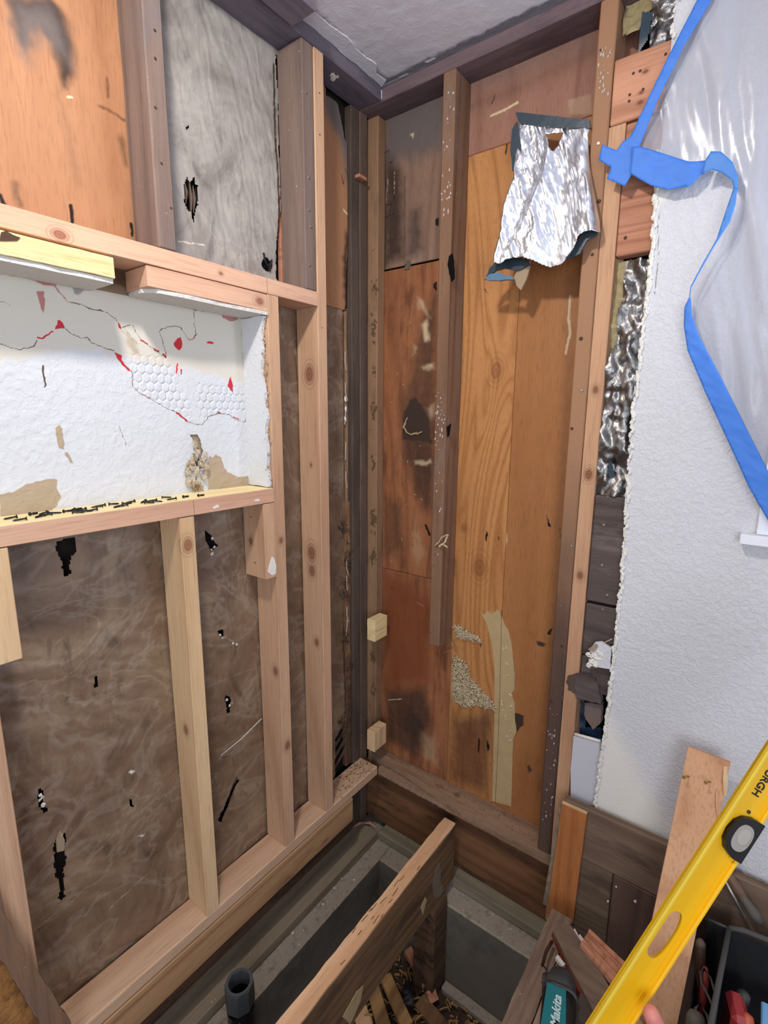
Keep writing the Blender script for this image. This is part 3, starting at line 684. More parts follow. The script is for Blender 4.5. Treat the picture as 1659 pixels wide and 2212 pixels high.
MC = stud_knots('stud_wood_tall', 'pink', -.0445, -.277, 0, [(-.04, -.296, 1.47, .02), (-.045, -.296, .86, .016), (-.045, -.296, .92, .022), (-.03, -.296, .62, .012), (-.04, -.296, 1.2, .006)])
o = box('wall_stud', -.089, 0, -.2955, -.258, 0, ZT, MC, bev=.002)
tag(o, 'tallest new pale stud, running from bottom plate to top plate', 'stud')
nail(o, (0, -.277, 2.1), FX, .002, 'rust'); nail(o, (0, -.276, 2.2), FX, .002, 'rust'); nail(o, (0, -.28, 1.6), FX, .0015, 'rust')
o = box('wall_stud', -.089, 0, -1.186, -1.147, 0, 1.112, M['new_pink'])
tag(o, 'new stud cut off by the left edge of the photo, under the sill', 'stud')
o = box('jack_block', -.089, 0.0005, -1.146, -1.101, .897, 1.112, M['new'])
tag(o, 'short pale block under the sill at the left photo edge', 'block')
o = box('jack_block', -.089, 0.0005, -.5185, -.481, .898, 1.112, stud_knots('block_wood', 'pink', -.0445, -.5, .898, [(-.06, -.52, 1.0, .01)]))
tag(o, 'short block hanging under the right end of the sill beside a stud', 'block')
nail(o, (-.055, -.5185, 1.07), FY, .0022, 'rust'); nail(o, (-.045, -.5185, .94), FY, .0022, 'rust')
prism('plaster_smear', [(-0.495,0.96),(-0.488,0.955),(-0.481,0.931),(-0.484,0.907),(-0.497,0.906),(-0.512,0.919),(-0.506,0.939)], 'x', .0015, .0002, M['whitebit'], o, rag=.001)
o = box('bottom_plate', -.089, 0, -1.35, -.002, -.038, 0, M['plate_new'], bev=.004)
tag(o, 'new pale bottom plate carrying the left wall studs', 'plate')
sawd = []
for i in range(150):
    y = -abs(random.gauss(0, .12)) - .004
    if y < -.25 : continue
    a = random.uniform(0, 3.14); L = random.uniform(.003, .009); x = random.uniform(-.085, -.004)
    sawd.append(tubeshape([(x, y, .001), (x+math.cos(a)*L, y+math.sin(a)*L, .0016)], .0007, 4))
tag(joined('sawdust_and_chips', sawd, M['old_dark'], kind='stuff'), 'dark chips scattered on the corner end of the new bottom plate', 'debris')
o = box('blocking_beam', -.036, .001, -1.40, -.152, -.135, -.040, M['beam_new'], bev=.003)
tag(o, 'new board on edge fixed under the left bottom plate', 'board')
RAIL = stud_knots('rail_wood', 'rail', -.0445, -.93, 1.656, [(0, -1.0+.038, 1.688-.02, .011), (0, -.62, 1.675, .005)], axis='y')
o = box('window_header_rail', -.089, 0.001, -1.56, -.297, 1.656, 1.694, RAIL, bev=.001)
tag(o, 'long new horizontal rail across the wall above the old window recess', 'rail')
q = [(-0.48,1.688),(-0.479,1.656)]
box('pencil_line', .0011, .0014, -.4805, -.480, 1.657, 1.693, M['texton'], o, bev=0)
o = box('header_block', -.085, .012, -1.56, -.872, 1.610, 1.6485, M['yellow_block'], bev=.001, wob=.0012, seg=.02, freq=60)
tag(o, 'rough yellow pine board under the left half of the header rail', 'board')
hb = o
kn = prism('bark_knot', [(-1.056,1.644),(-1.047,1.648),(-1.037,1.645),(-1.029,1.643),(-1.034,1.637),(-1.049,1.632),(-1.058,1.631)], 'x', .0132, .011, M['rust'], o, rag=.001, sub=.01)
HB2 = stud_knots('header_block_wood', 'rail', -.0445, -.64, 1.612, [(0, -.505, 1.634, .011)], axis='y')
o = box('header_block', -.089, .001, -.800, -.481, 1.612, 1.6535, HB2, bev=.001, wob=.0008, seg=.05)
tag(o, 'pinkish board with a round knot under the right half of the header rail', 'board')
o = prism('drywall_soffit', [(-.092,-1.5),(.008,-1.5),(.008,-.874),(-.092,-.874)], 'z', 1.601, 1.6095, M['paintstrip'], rag=.0015, sub=.03)
tag(o, 'grey painted drywall strip under the yellow pine board', 'drywall strip')
o = prism('drywall_soffit', [(-.092,-.795),(-.03,-.80),(-.002,-.775),(.0,-.7),(-.001,-.6),(.002,-.483),(-.092,-.483)], 'z', 1.603, 1.6115, M['paintstrip'], rag=.0015, sub=.025)
tag(o, 'grey painted drywall strip under the pinkish header board', 'drywall strip')
o = box('window_sill_board', -.089, .001, -1.56, -.481, 1.114, 1.152, M['rail'], bev=.001)
so = o
tag(o, 'new sill board under the old window recess, pink front edge', 'sill')
put_top = prism('sill_top_face', [(-.093,-1.5),(.0005,-1.5),(.0005,-.483),(-.093,-.483)], 'z', 1.1535, 1.1515, wood('sill_top_wood', (240, 222, 172), (216, 190, 136), 'y', ring=20, contrast=.4, bump=.2), o, rag=.0008, sub=.03)
box('pencil_line', .0011, .0014, -.7275, -.727, 1.115, 1.151, M['texton'], o, bev=0)
for pp in (((412,1098),(425,1092),(430,1100),(418,1104)), ((468,1088),(478,1084),(482,1090),(472,1094))): pass
prism('plaster_smear', [(-0.678,1.126),(-0.662,1.131),(-0.657,1.123),(-0.673,1.121)], 'x', .0018, .0008, M['whitebit'], so, rag=.001)
prism('plaster_smear', [(-0.551,1.128),(-0.535,1.13),(-0.529,1.124),(-0.545,1.123)], 'x', .0018, .0008, M['whitebit'], so, rag=.001)

# old studs above the rail
o = box('old_stud', -.096, 0, -.768, -.727, 1.695, 2.302, M['old'], wob=.0012, bev=.003)
tag(o, 'old grey-brown stud on the rail, left of the plastic-covered bay', 'stud')
for a in ((-.75, 2.18), (-.745, 2.1), (-.748, 2.05), (-.75, 1.86), (-.735, 1.78), (-.755, 1.96)): nail(o, (0, a[0], a[1]), FX, .003, 'rust')
o = box('old_stud', -.096, -.0015, -.338, -.2965, 1.695, 2.302, M['old'], wob=.001, bev=.003)
tag(o, 'old brown stud nailed against the tall new stud, above the rail', 'stud')
for z in (1.76, 1.86, 1.98, 2.18, 1.9): nail(o, (-.001, -.32+random.uniform(-.006, .006), z), FX, .004, 'metal')

# top plates
o = box('top_plate', -.096, 0, -1.6, -.001, 2.303, 2.3385, M['old_top'], wob=.0015, bev=.003)
tag(o, 'old dark top plate along the left wall under the ceiling', 'plate')
box('white_flake', -.001, .001, -.004, -.0005, 2.306, 2.33, M['white'], o, bev=0)
nl = joined('plaster_smear', [blobshape((-.045+random.uniform(-.01, .01), -.175+random.uniform(-.014, .014), 2.3025), random.uniform(.003, .008), (1, 1, .2), i, .5) for i in range(8)], M['whitebit'], o)
o = box('top_plate', -.096, .74, .001, .09, 2.303, 2.3385, M['old_topx'], wob=.0015, bev=.003)
tag(o, 'old reddish-brown top plate along the end wall under the ceiling', 'plate')

# ---------------- the old window recess ----------------
def crack(pts, v=1.0, w=.0016, f=.0011): return ('l', pts, v, f, w)
hexx, hexz = .0185, .0225
def ndisp(U, W):
    tex = np.clip((vnoise(U, W, 75, 51)-.45)*3, 0, 1)*.0007*np.clip((1.50-W-.35*(U+.9))*8, 0, 1)
    # honeycomb pattern pressed into the adhesive
    a = painted(U, W, [('p', HEXA, 1, .006), ('p', HEXB, 1, .006)])
    qx = U/hexx; qz = W/hexz*1.1547
    r = np.floor(qz); off = (r % 2)*.5
    best = np.full(U.shape, 9.); second = np.full(U.shape, 9.)
    for dr in (-1, 0, 1):
        rr = r+dr; of = (rr % 2)*.5
        cx = np.round(qx-of)+of
        for dc in (-1, 0, 1):
            d = np.hypot(qx-(cx+dc), (qz-(rr+.5))*.8660)
            nb = d < best; second = np.where(nb, best, np.minimum(second, d)); best = np.where(nb, d, best)
    edge = np.clip(1-(second-best)/.22, 0, 1)
    return tex - a*edge*.0028 + a*.0012*vnoise(U, W, 90, 53)
HEXA = [(-0.8,1.482),(-0.748,1.482),(-0.72,1.479),(-0.694,1.454),(-0.695,1.409),(-0.665,1.401),(-0.664,1.367),(-0.668,1.342),(-0.711,1.366),(-0.756,1.385),(-0.788,1.398),(-0.8,1.408),(-0.799,1.447)]
HEXB = [(-0.634,1.425),(-0.576,1.43),(-0.548,1.424),(-0.496,1.414),(-0.482,1.383),(-0.487,1.351),(-0.53,1.354),(-0.567,1.357),(-0.61,1.339),(-0.636,1.35),(-0.641,1.391)]
TANA = [(-1.076,1.196),(-1.053,1.199),(-1.028,1.212),(-0.991,1.218),(-0.975,1.215),(-0.979,1.196),(-0.972,1.176),(-0.986,1.157),(-1.007,1.146),(-1.081,1.148)]
TANB = [(-0.62,1.223),(-0.613,1.243),(-0.603,1.239),(-0.595,1.246),(-0.577,1.237),(-0.57,1.21),(-0.559,1.196),(-0.525,1.18),(-0.485,1.179),(-0.481,1.152),(-0.549,1.152),(-0.622,1.155)]
TANC = [(-0.969,1.32),(-0.961,1.327),(-0.955,1.319),(-0.955,1.287),(-0.956,1.277),(-0.967,1.28),(-0.968,1.301)]
TAND = [(-0.958,1.27),(-0.95,1.271),(-0.94,1.244),(-0.947,1.248)]
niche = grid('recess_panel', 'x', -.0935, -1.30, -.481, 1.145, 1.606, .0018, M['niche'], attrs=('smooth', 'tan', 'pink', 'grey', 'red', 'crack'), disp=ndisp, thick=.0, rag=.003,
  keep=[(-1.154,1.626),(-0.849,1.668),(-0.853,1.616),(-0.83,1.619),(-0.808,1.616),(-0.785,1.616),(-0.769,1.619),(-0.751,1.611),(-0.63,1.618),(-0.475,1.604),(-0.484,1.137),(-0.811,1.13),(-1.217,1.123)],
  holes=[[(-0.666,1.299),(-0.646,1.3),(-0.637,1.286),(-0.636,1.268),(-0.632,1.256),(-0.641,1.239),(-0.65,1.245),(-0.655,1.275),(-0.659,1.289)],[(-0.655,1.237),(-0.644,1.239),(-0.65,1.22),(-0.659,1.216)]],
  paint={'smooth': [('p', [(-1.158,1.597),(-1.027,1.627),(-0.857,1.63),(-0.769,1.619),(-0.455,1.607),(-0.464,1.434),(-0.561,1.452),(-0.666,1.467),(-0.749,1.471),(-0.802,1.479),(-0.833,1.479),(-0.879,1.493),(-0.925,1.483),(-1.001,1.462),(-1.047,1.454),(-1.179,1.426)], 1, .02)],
         'tan': [('p', TANA, 1, .002), ('p', TANB, 1, .002), ('p', TANC, 1, .001), ('p', TAND, 1, .001),
                 ('p', [(-0.72,1.479),(-0.665,1.489),(-0.637,1.525),(-0.496,1.547),(-0.485,1.47),(-0.573,1.475),(-0.615,1.46),(-0.644,1.424),(-0.688,1.422),(-0.694,1.454)], .34, .02),
                 ('p', [(-0.822,1.543),(-0.802,1.536),(-0.778,1.509),(-0.77,1.48),(-0.797,1.477),(-0.819,1.5)], .5, .008)],
         'pink': [('p', [(-1.029,1.612),(-0.996,1.618),(-0.985,1.61),(-0.958,1.609),(-0.939,1.609),(-0.939,1.598),(-0.956,1.595),(-0.986,1.604),(-1.03,1.601)], .95, .004), ('p', [(-0.974,1.583),(-0.961,1.585),(-0.961,1.558),(-0.965,1.54),(-0.97,1.552)], .7, .003),
                  ('l', [(-0.941,1.596),(-0.928,1.581),(-0.918,1.572)], .8, .002, .003), ('p', [(-0.554,1.608),(-0.515,1.614),(-0.501,1.6),(-0.526,1.591),(-0.549,1.597)], .9, .003),
                  ('l', [(-0.661,1.542),(-0.652,1.529),(-0.636,1.536),(-0.63,1.548)], .6, .003, .004)],
         'grey': [('p', [(-0.912,1.61),(-0.863,1.613),(-0.874,1.598),(-0.906,1.592)], .8, .005), ('l', [(-0.913,1.608),(-0.877,1.612)], .9, .002, .003),
                  ('l', [(-0.839,1.323),(-0.828,1.282)], .7, .002, .003), ('l', [(-0.751,1.608),(-0.692,1.608),(-0.606,1.604)], .8, .003, .004)],
         'red': [('p', [(-0.94,1.535),(-0.936,1.534),(-0.93,1.52),(-0.941,1.517),(-0.949,1.515)], 1, .001), ('l', [(-0.982,1.495),(-0.972,1.495),(-0.965,1.502),(-0.953,1.51)], .95, .001, .003),
                 ('p', [(-0.824,1.549),(-0.819,1.543),(-0.814,1.533),(-0.821,1.533)], 1, .001), ('p', [(-0.835,1.483),(-0.821,1.477),(-0.82,1.467),(-0.814,1.458),(-0.801,1.445),(-0.81,1.446),(-0.824,1.461),(-0.833,1.472)], 1, .001),
                 ('p', [(-0.692,1.517),(-0.683,1.529),(-0.674,1.532),(-0.67,1.519),(-0.673,1.508),(-0.679,1.502),(-0.691,1.511)], 1, .001), ('l', [(-0.773,1.514),(-0.759,1.508)], 1, .001, .004),
                 ('l', [(-0.742,1.498),(-0.734,1.495)], 1, .001, .004), ('l', [(-0.722,1.489),(-0.716,1.483)], 1, .001, .004), ('l', [(-0.688,1.47),(-0.691,1.448)], 1, .001, .0035),
                 ('l', [(-0.678,1.458),(-0.679,1.445)], 1, .001, .003), ('l', [(-0.599,1.53),(-0.586,1.53)], 1, .001, .005), ('p', [(-0.535,1.452),(-0.529,1.428),(-0.531,1.409),(-0.546,1.427)], 1, .001),
                 ('l', [(-0.697,1.353),(-0.685,1.344),(-0.673,1.335)], .9, .002, .005), ('l', [(-0.798,1.404),(-0.788,1.398),(-0.761,1.387)], .8, .001, .002), ('l', [(-0.666,1.331),(-0.63,1.324)], .6, .001, .0015),
                 ('l', [(-0.476,1.595),(-0.47,1.578),(-0.462,1.56)], .95, .001, .004), ('l', [(-0.581,1.357),(-0.573,1.353)], 1, .001, .003), ('l', [(-0.531,1.344),(-0.514,1.338)], .9, .001, .003),
                 ('l', [(-0.479,1.47),(-0.476,1.433)], .8, .001, .0015), ('l', [(-1.029,1.611),(-1,1.614)], .9, .002, .003)],
         'crack': [crack([(-1.044,1.476),(-1.03,1.472),(-1.014,1.469),(-1.004,1.473),(-0.988,1.479),(-0.983,1.49)]), crack([(-0.93,1.52),(-0.918,1.509),(-0.901,1.504),(-0.889,1.508),(-0.879,1.496),(-0.856,1.489),(-0.836,1.485)]),
                   crack([(-0.916,1.572),(-0.903,1.571),(-0.886,1.569),(-0.873,1.564),(-0.858,1.566),(-0.84,1.561),(-0.826,1.554),(-0.821,1.543)]), crack([(-0.813,1.536),(-0.802,1.544),(-0.791,1.545),(-0.785,1.532),(-0.773,1.515),(-0.757,1.505),(-0.741,1.497),(-0.725,1.486),(-0.716,1.483),(-0.716,1.493),(-0.722,1.521),(-0.727,1.538),(-0.72,1.547),(-0.696,1.556),(-0.674,1.557),(-0.661,1.542),(-0.653,1.533)]),
                   crack([(-0.634,1.6),(-0.635,1.569),(-0.632,1.546),(-0.639,1.535)]), crack([(-0.81,1.535),(-0.794,1.517),(-0.782,1.504)], .8), crack([(-0.801,1.445),(-0.8,1.411),(-0.788,1.398),(-0.756,1.382),(-0.723,1.364),(-0.699,1.356),(-0.676,1.335),(-0.651,1.326),(-0.63,1.324),(-0.618,1.335),(-0.61,1.345),(-0.581,1.354),(-0.545,1.35),(-0.521,1.335),(-0.496,1.331),(-0.483,1.343),(-0.475,1.371),(-0.479,1.408),(-0.487,1.445),(-0.486,1.518),(-0.486,1.566)]),
                   crack([(-1.036,1.552),(-1.027,1.552),(-1.02,1.548)], .8), ('l', [(-0.977,1.443),(-0.978,1.423),(-0.978,1.402)], 1, .0012, .003), ('l', [(-0.618,1.611),(-0.565,1.606)], .8, .001, .002),
                   crack([(-0.759,1.509),(-0.749,1.492),(-0.742,1.48)], .7), ('l', [(-0.751,1.609),(-0.71,1.608),(-0.656,1.605),(-0.625,1.603)], .9, .001, .002), ('l', [(-0.475,1.427),(-0.475,1.402)], 1, .0008, .0015), ('l', [(-0.482,1.32),(-0.48,1.3)], 1, .0008, .0015),
                   crack([(-1.006,1.146),(-0.949,1.153),(-0.882,1.152),(-0.809,1.154)], .6)]})
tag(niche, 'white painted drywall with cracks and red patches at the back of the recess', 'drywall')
box('backing_sheet', -.108, -.0975, -1.5, -.482, 1.14, 1.64, M['tan'], bev=0, parent=niche)
# crumpled lump of plaster and paper at the hole above the sill
lump = []
for i, (a, b) in enumerate([(-0.677,1.224),(-0.681,1.207),(-0.676,1.183),(-0.668,1.168),(-0.654,1.174),(-0.634,1.191),(-0.63,1.209),(-0.636,1.227),(-0.628,1.241),(-0.646,1.228),(-0.655,1.205),(-0.666,1.229),(-0.65,1.161),(-0.66,1.211),(-0.653,1.254),(-0.655,1.273)]):
    lump.append(blobshape((-.088, a, b), random.uniform(.006, .011), (.6, .8, 1.3), i, .9))
o = joined('torn_drywall_lump', lump, plain('torn_drywall_paper', (206, 190, 166), .9, var=.35, vscale=60, bump=.8, bdist=.003, dirt=(140, 116, 84), dirt_lo=.52, dirt_hi=.66))
tag(o, 'crumpled torn drywall lump standing on the sill in the recess', 'drywall lump')
# right jamb of the recess
jp = [(-.0935,1.155),(-.004,1.156),(-.012,1.2),(-.007,1.25),(-.014,1.3),(-.006,1.34),(-.012,1.41),(-.022,1.47),(-.013,1.52),(-.018,1.56),(-.004,1.6),(-.0935,1.603)]
o = prism('recess_jamb', jp, 'y', -.4925, -.4815, M['niche'], rag=.002, sub=.015)
tag(o, 'narrow white drywall return at the right side of the recess', 'drywall')
sh = [blobshape((-.008+random.uniform(-.009, .005), -.486+random.uniform(-.005, .003), 1.16+i*.0085), random.uniform(.0015, .0035), (1, 1, 1.4), i, .6) for i in range(52)]
joined('broken_edge', sh, plain('broken_gypsum', (188, 164, 130), .95, var=.4, vscale=80, bump=1), o, kind='stuff')
# black screws lying on the sill
def screw_mesh():
    s1 = tubeshape([(0, 0, 0), (.004, 0, 0), (.03, 0, 0), (.036, 0, 0)], [.0045, .0022, .0019, .0004], 8)
    bm = bmesh.new(); bmesh.ops.create_cone(bm, cap_ends=True, segments=10, radius1=.0048, radius2=.0042, depth=.0016, matrix=Matrix.Rotation(math.pi/2, 4, 'Y'))
    V = [tuple(v.co) for v in bm.verts]; bm.verts.index_update(); F = [[v.index for v in f.verts] for f in bm.faces]; bm.free()
    thr = []
    for k in range(7):
        x = .012+k*.003; thr.append(tubeshape([(x, 0, 0), (x+.0008, 0, 0)], .0027, 8))
    VV = []; FF = []
    for v, f in [s1, (V, F)]+thr:
        o = len(VV); VV += [tuple(a) for a in v]; FF += [[i+o for i in q] for q in f]
    me = bpy.data.meshes.new('drywall_screw'); me.from_pydata(VV, [], FF); me.materials.append(M['screwblack']); me.update(); return me
SM = screw_mesh()
spos = [(-0.048,-1.072),(-0.027,-1.066),(-0.054,-1.041),(-0.043,-1.032),(-0.059,-1.02),(-0.04,-1.017),(-0.02,-1.013),(-0.03,-0.997),(-0.04,-0.979),(-0.001,-0.986),(-0.041,-0.967),(-0.009,-0.967),(-0.032,-0.946),(0.003,-0.944),(-0.044,-0.913),(-0.045,-0.899),(-0.049,-0.887),(-0.025,-0.883),(-0.048,-0.871),(-0.017,-0.869),(-0.055,-0.837),(-0.013,-0.842),(-0.041,-0.817),(-0.031,-0.809),(-0.031,-0.792),(-0.064,-0.766),(-0.026,-0.753),(-0.03,-0.738),(0.019,-0.706)]
for i, (x, y) in enumerate(spos):
    o = bpy.data.objects.new('drywall_screw', SM); COL.objects.link(o)
    o.location = (min(-.016, max(-.072, x+random.uniform(-.014, .014))), y+random.uniform(-.008, .008), 1.1572)
    o.rotation_euler = (0, .08, random.uniform(.9, 2.2) + (math.pi if random.random() < .5 else 0)); o.scale = (.62, .8, .8)
    lab = {28: 'black screw lying alone nearest the right end of the sill', 0: 'black screw at the left end of the row on the sill, by the brown hole', 26: 'black screw lying in front of the plaster lump on the sill'}.get(i, 'small black drywall screw lying in the row on the sill')
    tag(o, lab, 'screw', 'black screws lying along the sill')

# ---------------- the corner ----------------
o = box('corner_post', -.114, -.086, -.046, -.006, -.30, 2.302, M['old_black'], wob=.002, seg=.05, bev=.003)
tag(o, 'blackened old stud in the corner, left one of the two dark ones', 'stud')
o = box('corner_post', -.114, -.084, -.004, .034, -.30, 2.302, M['old_dark'], wob=.002, seg=.05, bev=.003)
tag(o, 'dark brown old stud in the corner touching the tan post', 'stud')
o = box('corner_post', -.1135, -.052, .049, .0905, 0.001, 2.302, M['old_tan'], wob=.0015, seg=.05, bev=.003)
tp = o
tag(o, 'tan old post in the corner behind the two small blocks', 'stud')
for (a, z) in ((-.07, 1.9), (-.06, 1.66), (-.08, 1.3), (-.07, 1.0), (-.065, 1.5)): nail(o, (a, .049, z), FY, .002, 'rust')
sh = []
for k, (cz, n) in enumerate(((1.65, 26), (1.50, 10), (1.36, 24), (1.18, 14), (.97, 40), (.83, 34), (.42, 20), (.28, 14), (1.78, 12))):
    for i in range(n):
        x = random.choice((-.055, -.06, -.065))+random.uniform(-.012, .004)
        sh.append(blobshape((x, .046, cz+random.gauss(0, .018)), random.uniform(.0012, .0036), (1, .6, 1.6), i+k*50, .7))
joined('dirt_clumps', sh, plain('frass_dirt', (120, 94, 62), .95, var=.5, vscale=120, bump=.6), tp, kind='stuff')
zb = [(0.01,0.532),(0.009,0.609),(0.012,0.077),(0.012,0.154)]
o = box('corner_block', -.032, .004, -.030, .046, zb[0][1], zb[1][1]+.004, M['yellow_block'], bev=.001, wob=.0012, seg=.02, freq=60)
tag(o, 'upper one of two small offcut blocks in the corner, rough and yellow', 'block')
bm = None
o = box('corner_block', -.032, .004, -.030, .046, zb[2][1], zb[3][1]+.006, M['new'], bev=.001)
tag(o, 'lower one of two small offcut blocks in the corner, smooth', 'block')
# torn edge of the wall layers left of the corner
o = box('edge_strip', -.112, -.094, -.070, -.060, 1.02, 1.69, M['old_tan'], wob=.002, seg=.02, bev=.001)
tag(o, 'thin tan wood strip standing upright beside the black corner stud', 'wood strip')
o = box('edge_strip', -.114, -.0985, -.0585, -.048, .9, 1.70, M['old_dark'], wob=.003, seg=.02, bev=.001)
tag(o, 'thin dark splintered strip tight against the black corner stud', 'wood strip')
rt = box('rotten_boards', -.113, -.094, -.0845, -.052, 0.002, 1.05, wood('rotten_brown_fibre', (146, 108, 76), (70, 50, 38), 'z', ring=11, contrast=.5, wear=(70, 52, 42), wear_amt=.5, fleck=(150, 122, 94), rough=.9, bump=1, bscale=3), wob=.006, seg=.02, freq=28, bev=.002)
tag(rt, 'rotten black-brown fibrous boards low in the corner beside the film', 'rotten wood')
for i, (z0, y0) in enumerate(((.02, -.17), (.06, -.175), (.10, -.18), (.145, -.17), (.19, -.165))):
    s = prism('lath_slat', [(y0, z0-.01), (y0+.095, z0+.06), (y0+.095, z0+.072), (y0, z0+.004)], 'x', -.094, -.099, M['old_dark'], rt, rag=.001)
wires = []
for (px0, n, sp, sl) in (([(-0.101,0.954)][0], 16, .03, 1), ([(-0.099,0.722)][0], 16, .03, 1), ([(-0.096,0.551)][0], 14, .03, 0), ([(-0.072,0.402)][0], 12, .03, 1), ([(-0.119,0.176)][0], 14, .05, 1), ([(-0.078,0.856)][0], 14, .05, 1), ([(-0.078,0.271)][0], 10, .06, 1)):
    for i in range(n):
        y = px0[0]+random.uniform(-.012, .022); z = px0[1]+random.uniform(-sp, sp); a = random.gauss(.5, .9); L = random.uniform(.008, .03)
        y2 = y+math.cos(a)*L; z2 = z+math.sin(a)*L
        wires.append(tubeshape([(-.092, y, z), (-.084-random.uniform(0, .01), (y+y2)/2, (z+z2)/2), (-.088, y2, z2)], random.uniform(.0008, .0022), 4))
joined('torn_fibres', wires, plain('torn_fibre', (92, 70, 52), .9, var=.6, vscale=150, bump=.3), rt, kind='stuff')
cobs = [tubeshape([(-.09, -.075+random.uniform(-.01, .01), z), (-.089, -.078, z+.03), (-.09, -.076, z+.06)], .0022, 5) for z in (.72, .78, .60, .55, 1.1, 1.2, 1.32, 1.4, 1.5)]
joined('white_sealant', cobs, plain('old_sealant', (176, 166, 150), .8), rt, kind='stuff')
for a in [(-0.077,1.405),(-0.075,1.372),(-0.078,1.339)]:
    joined('white_dab', [blobshape((-.09, a[0], a[1]), .006, (.5, .8, 1.6), 3, .3)], M['whitebit'], rt)
o = box('wood_wedge', -.088, -.068, -.02, .02, 1.998, 2.008, M['redboard'], wob=.001)
zz = [(-0.14,2.108),(-0.092,2.082)]
o.location = (-.075, -.01, zz[0][1]-.01)
tag(o, 'small reddish chip of wood stuck across the corner studs high up', 'wood chip')

# ---------------- end wall sheathing ----------------
A5 = ('dark', 'grey', 'red', 'pale', 'black')
HY = lambda U, W: .0005*vnoise(U, W, 30, 61)
tag(box('dark_backing', -.113, .95, .125, .14, -.35, 2.34, M['black'], bev=0), 'black sheet standing for the dark void behind the end wall gaps', 'building paper')  # black sheet stands in for the darkness behind the wall gaps
o = grid('plywood_sheathing', 'y', Y_F, -.10, .238, 1.8465, 2.335, .003, M['ply_grey'], attrs=A5, thick=.01, disp=lambda U, W: .0005*vnoise(U, W, 30, 62)+.003*np.clip(vnoise(U, W, 60, 63)-.5, 0, 1)*np.clip((U-.02)*30, 0, 1)*np.clip((.16-U)*30, 0, 1),
  paint={'dark': [('p', [(-0.069,2.253),(-0.021,2.213),(0.021,2.12),(0.029,1.866),(-0.06,1.851)], .62, .02), ('l', [(-0.055,2.208),(-0.05,2.053),(-0.052,1.85)], .9, .004, .006), ('l', [(0.025,2.119),(0.029,1.866)], .6, .004, .006),
                  ('p', [(-0.08,2.365),(0.168,2.311),(0.164,2.162),(-0.04,2.177)], .45, .03), ('p', [(0.047,2.018),(0.092,2.022),(0.11,1.881),(0.059,1.861),(0.031,1.866)], .5, .015)],
         'grey': [('p', [(-0.08,2.365),(0.167,2.323),(0.164,2.162),(-0.04,2.177)], .7, .03), ('p', [(0.034,2.007),(0.083,2.01),(0.105,1.853),(0.041,1.847)], .3, .02)],
         'black': [('l', [(-0.073,2.044),(-0.028,2.048)], .9, .001, .002), ('l', [(-0.073,2.041),(-0.053,2.011),(-0.018,2.015)], .9, .001, .002), ('l', [(-0.049,2.176),(-0.021,2.172)], .9, .001, .002), ('l', [(-0.038,2.082),(-0.016,2.085),(-0.015,2.059)], .9, .001, .002), ('p', [(0.146,1.963),(0.159,1.967),(0.16,1.942),(0.148,1.945)], .9, .002), ('l', [(-0.059,2.209),(-0.025,2.211)], .8, .001, .002)],
         'pale': [('l', [(-0.016,2.14),(-0.015,2.073)], .7, .001, .002), ('l', [(-0.043,2.125),(-0.05,2.053)], .6, .001, .002), ('p', [(0.043,2.235),(0.06,2.236),(0.057,2.217)], .6, .003), ('p', [(0.033,1.865),(0.078,1.864),(0.082,1.836),(0.045,1.832)], .25, .006)],
         'red': []})
tag(o, 'weathered grey-brown plywood sheet high in the corner above the slot', 'plywood')
fz = [blobshape(([(0.039,1.842)][0][0]+random.uniform(-.014, .014), .089, 1.847+random.uniform(-.012, .008)), random.uniform(.002, .006), (1, .5, 1), i, .8) for i in range(22)]
joined('dust_fuzz', fz, plain('grey_dust', (120, 106, 92), .95, var=.4, vscale=150, bump=1), o, kind='stuff')
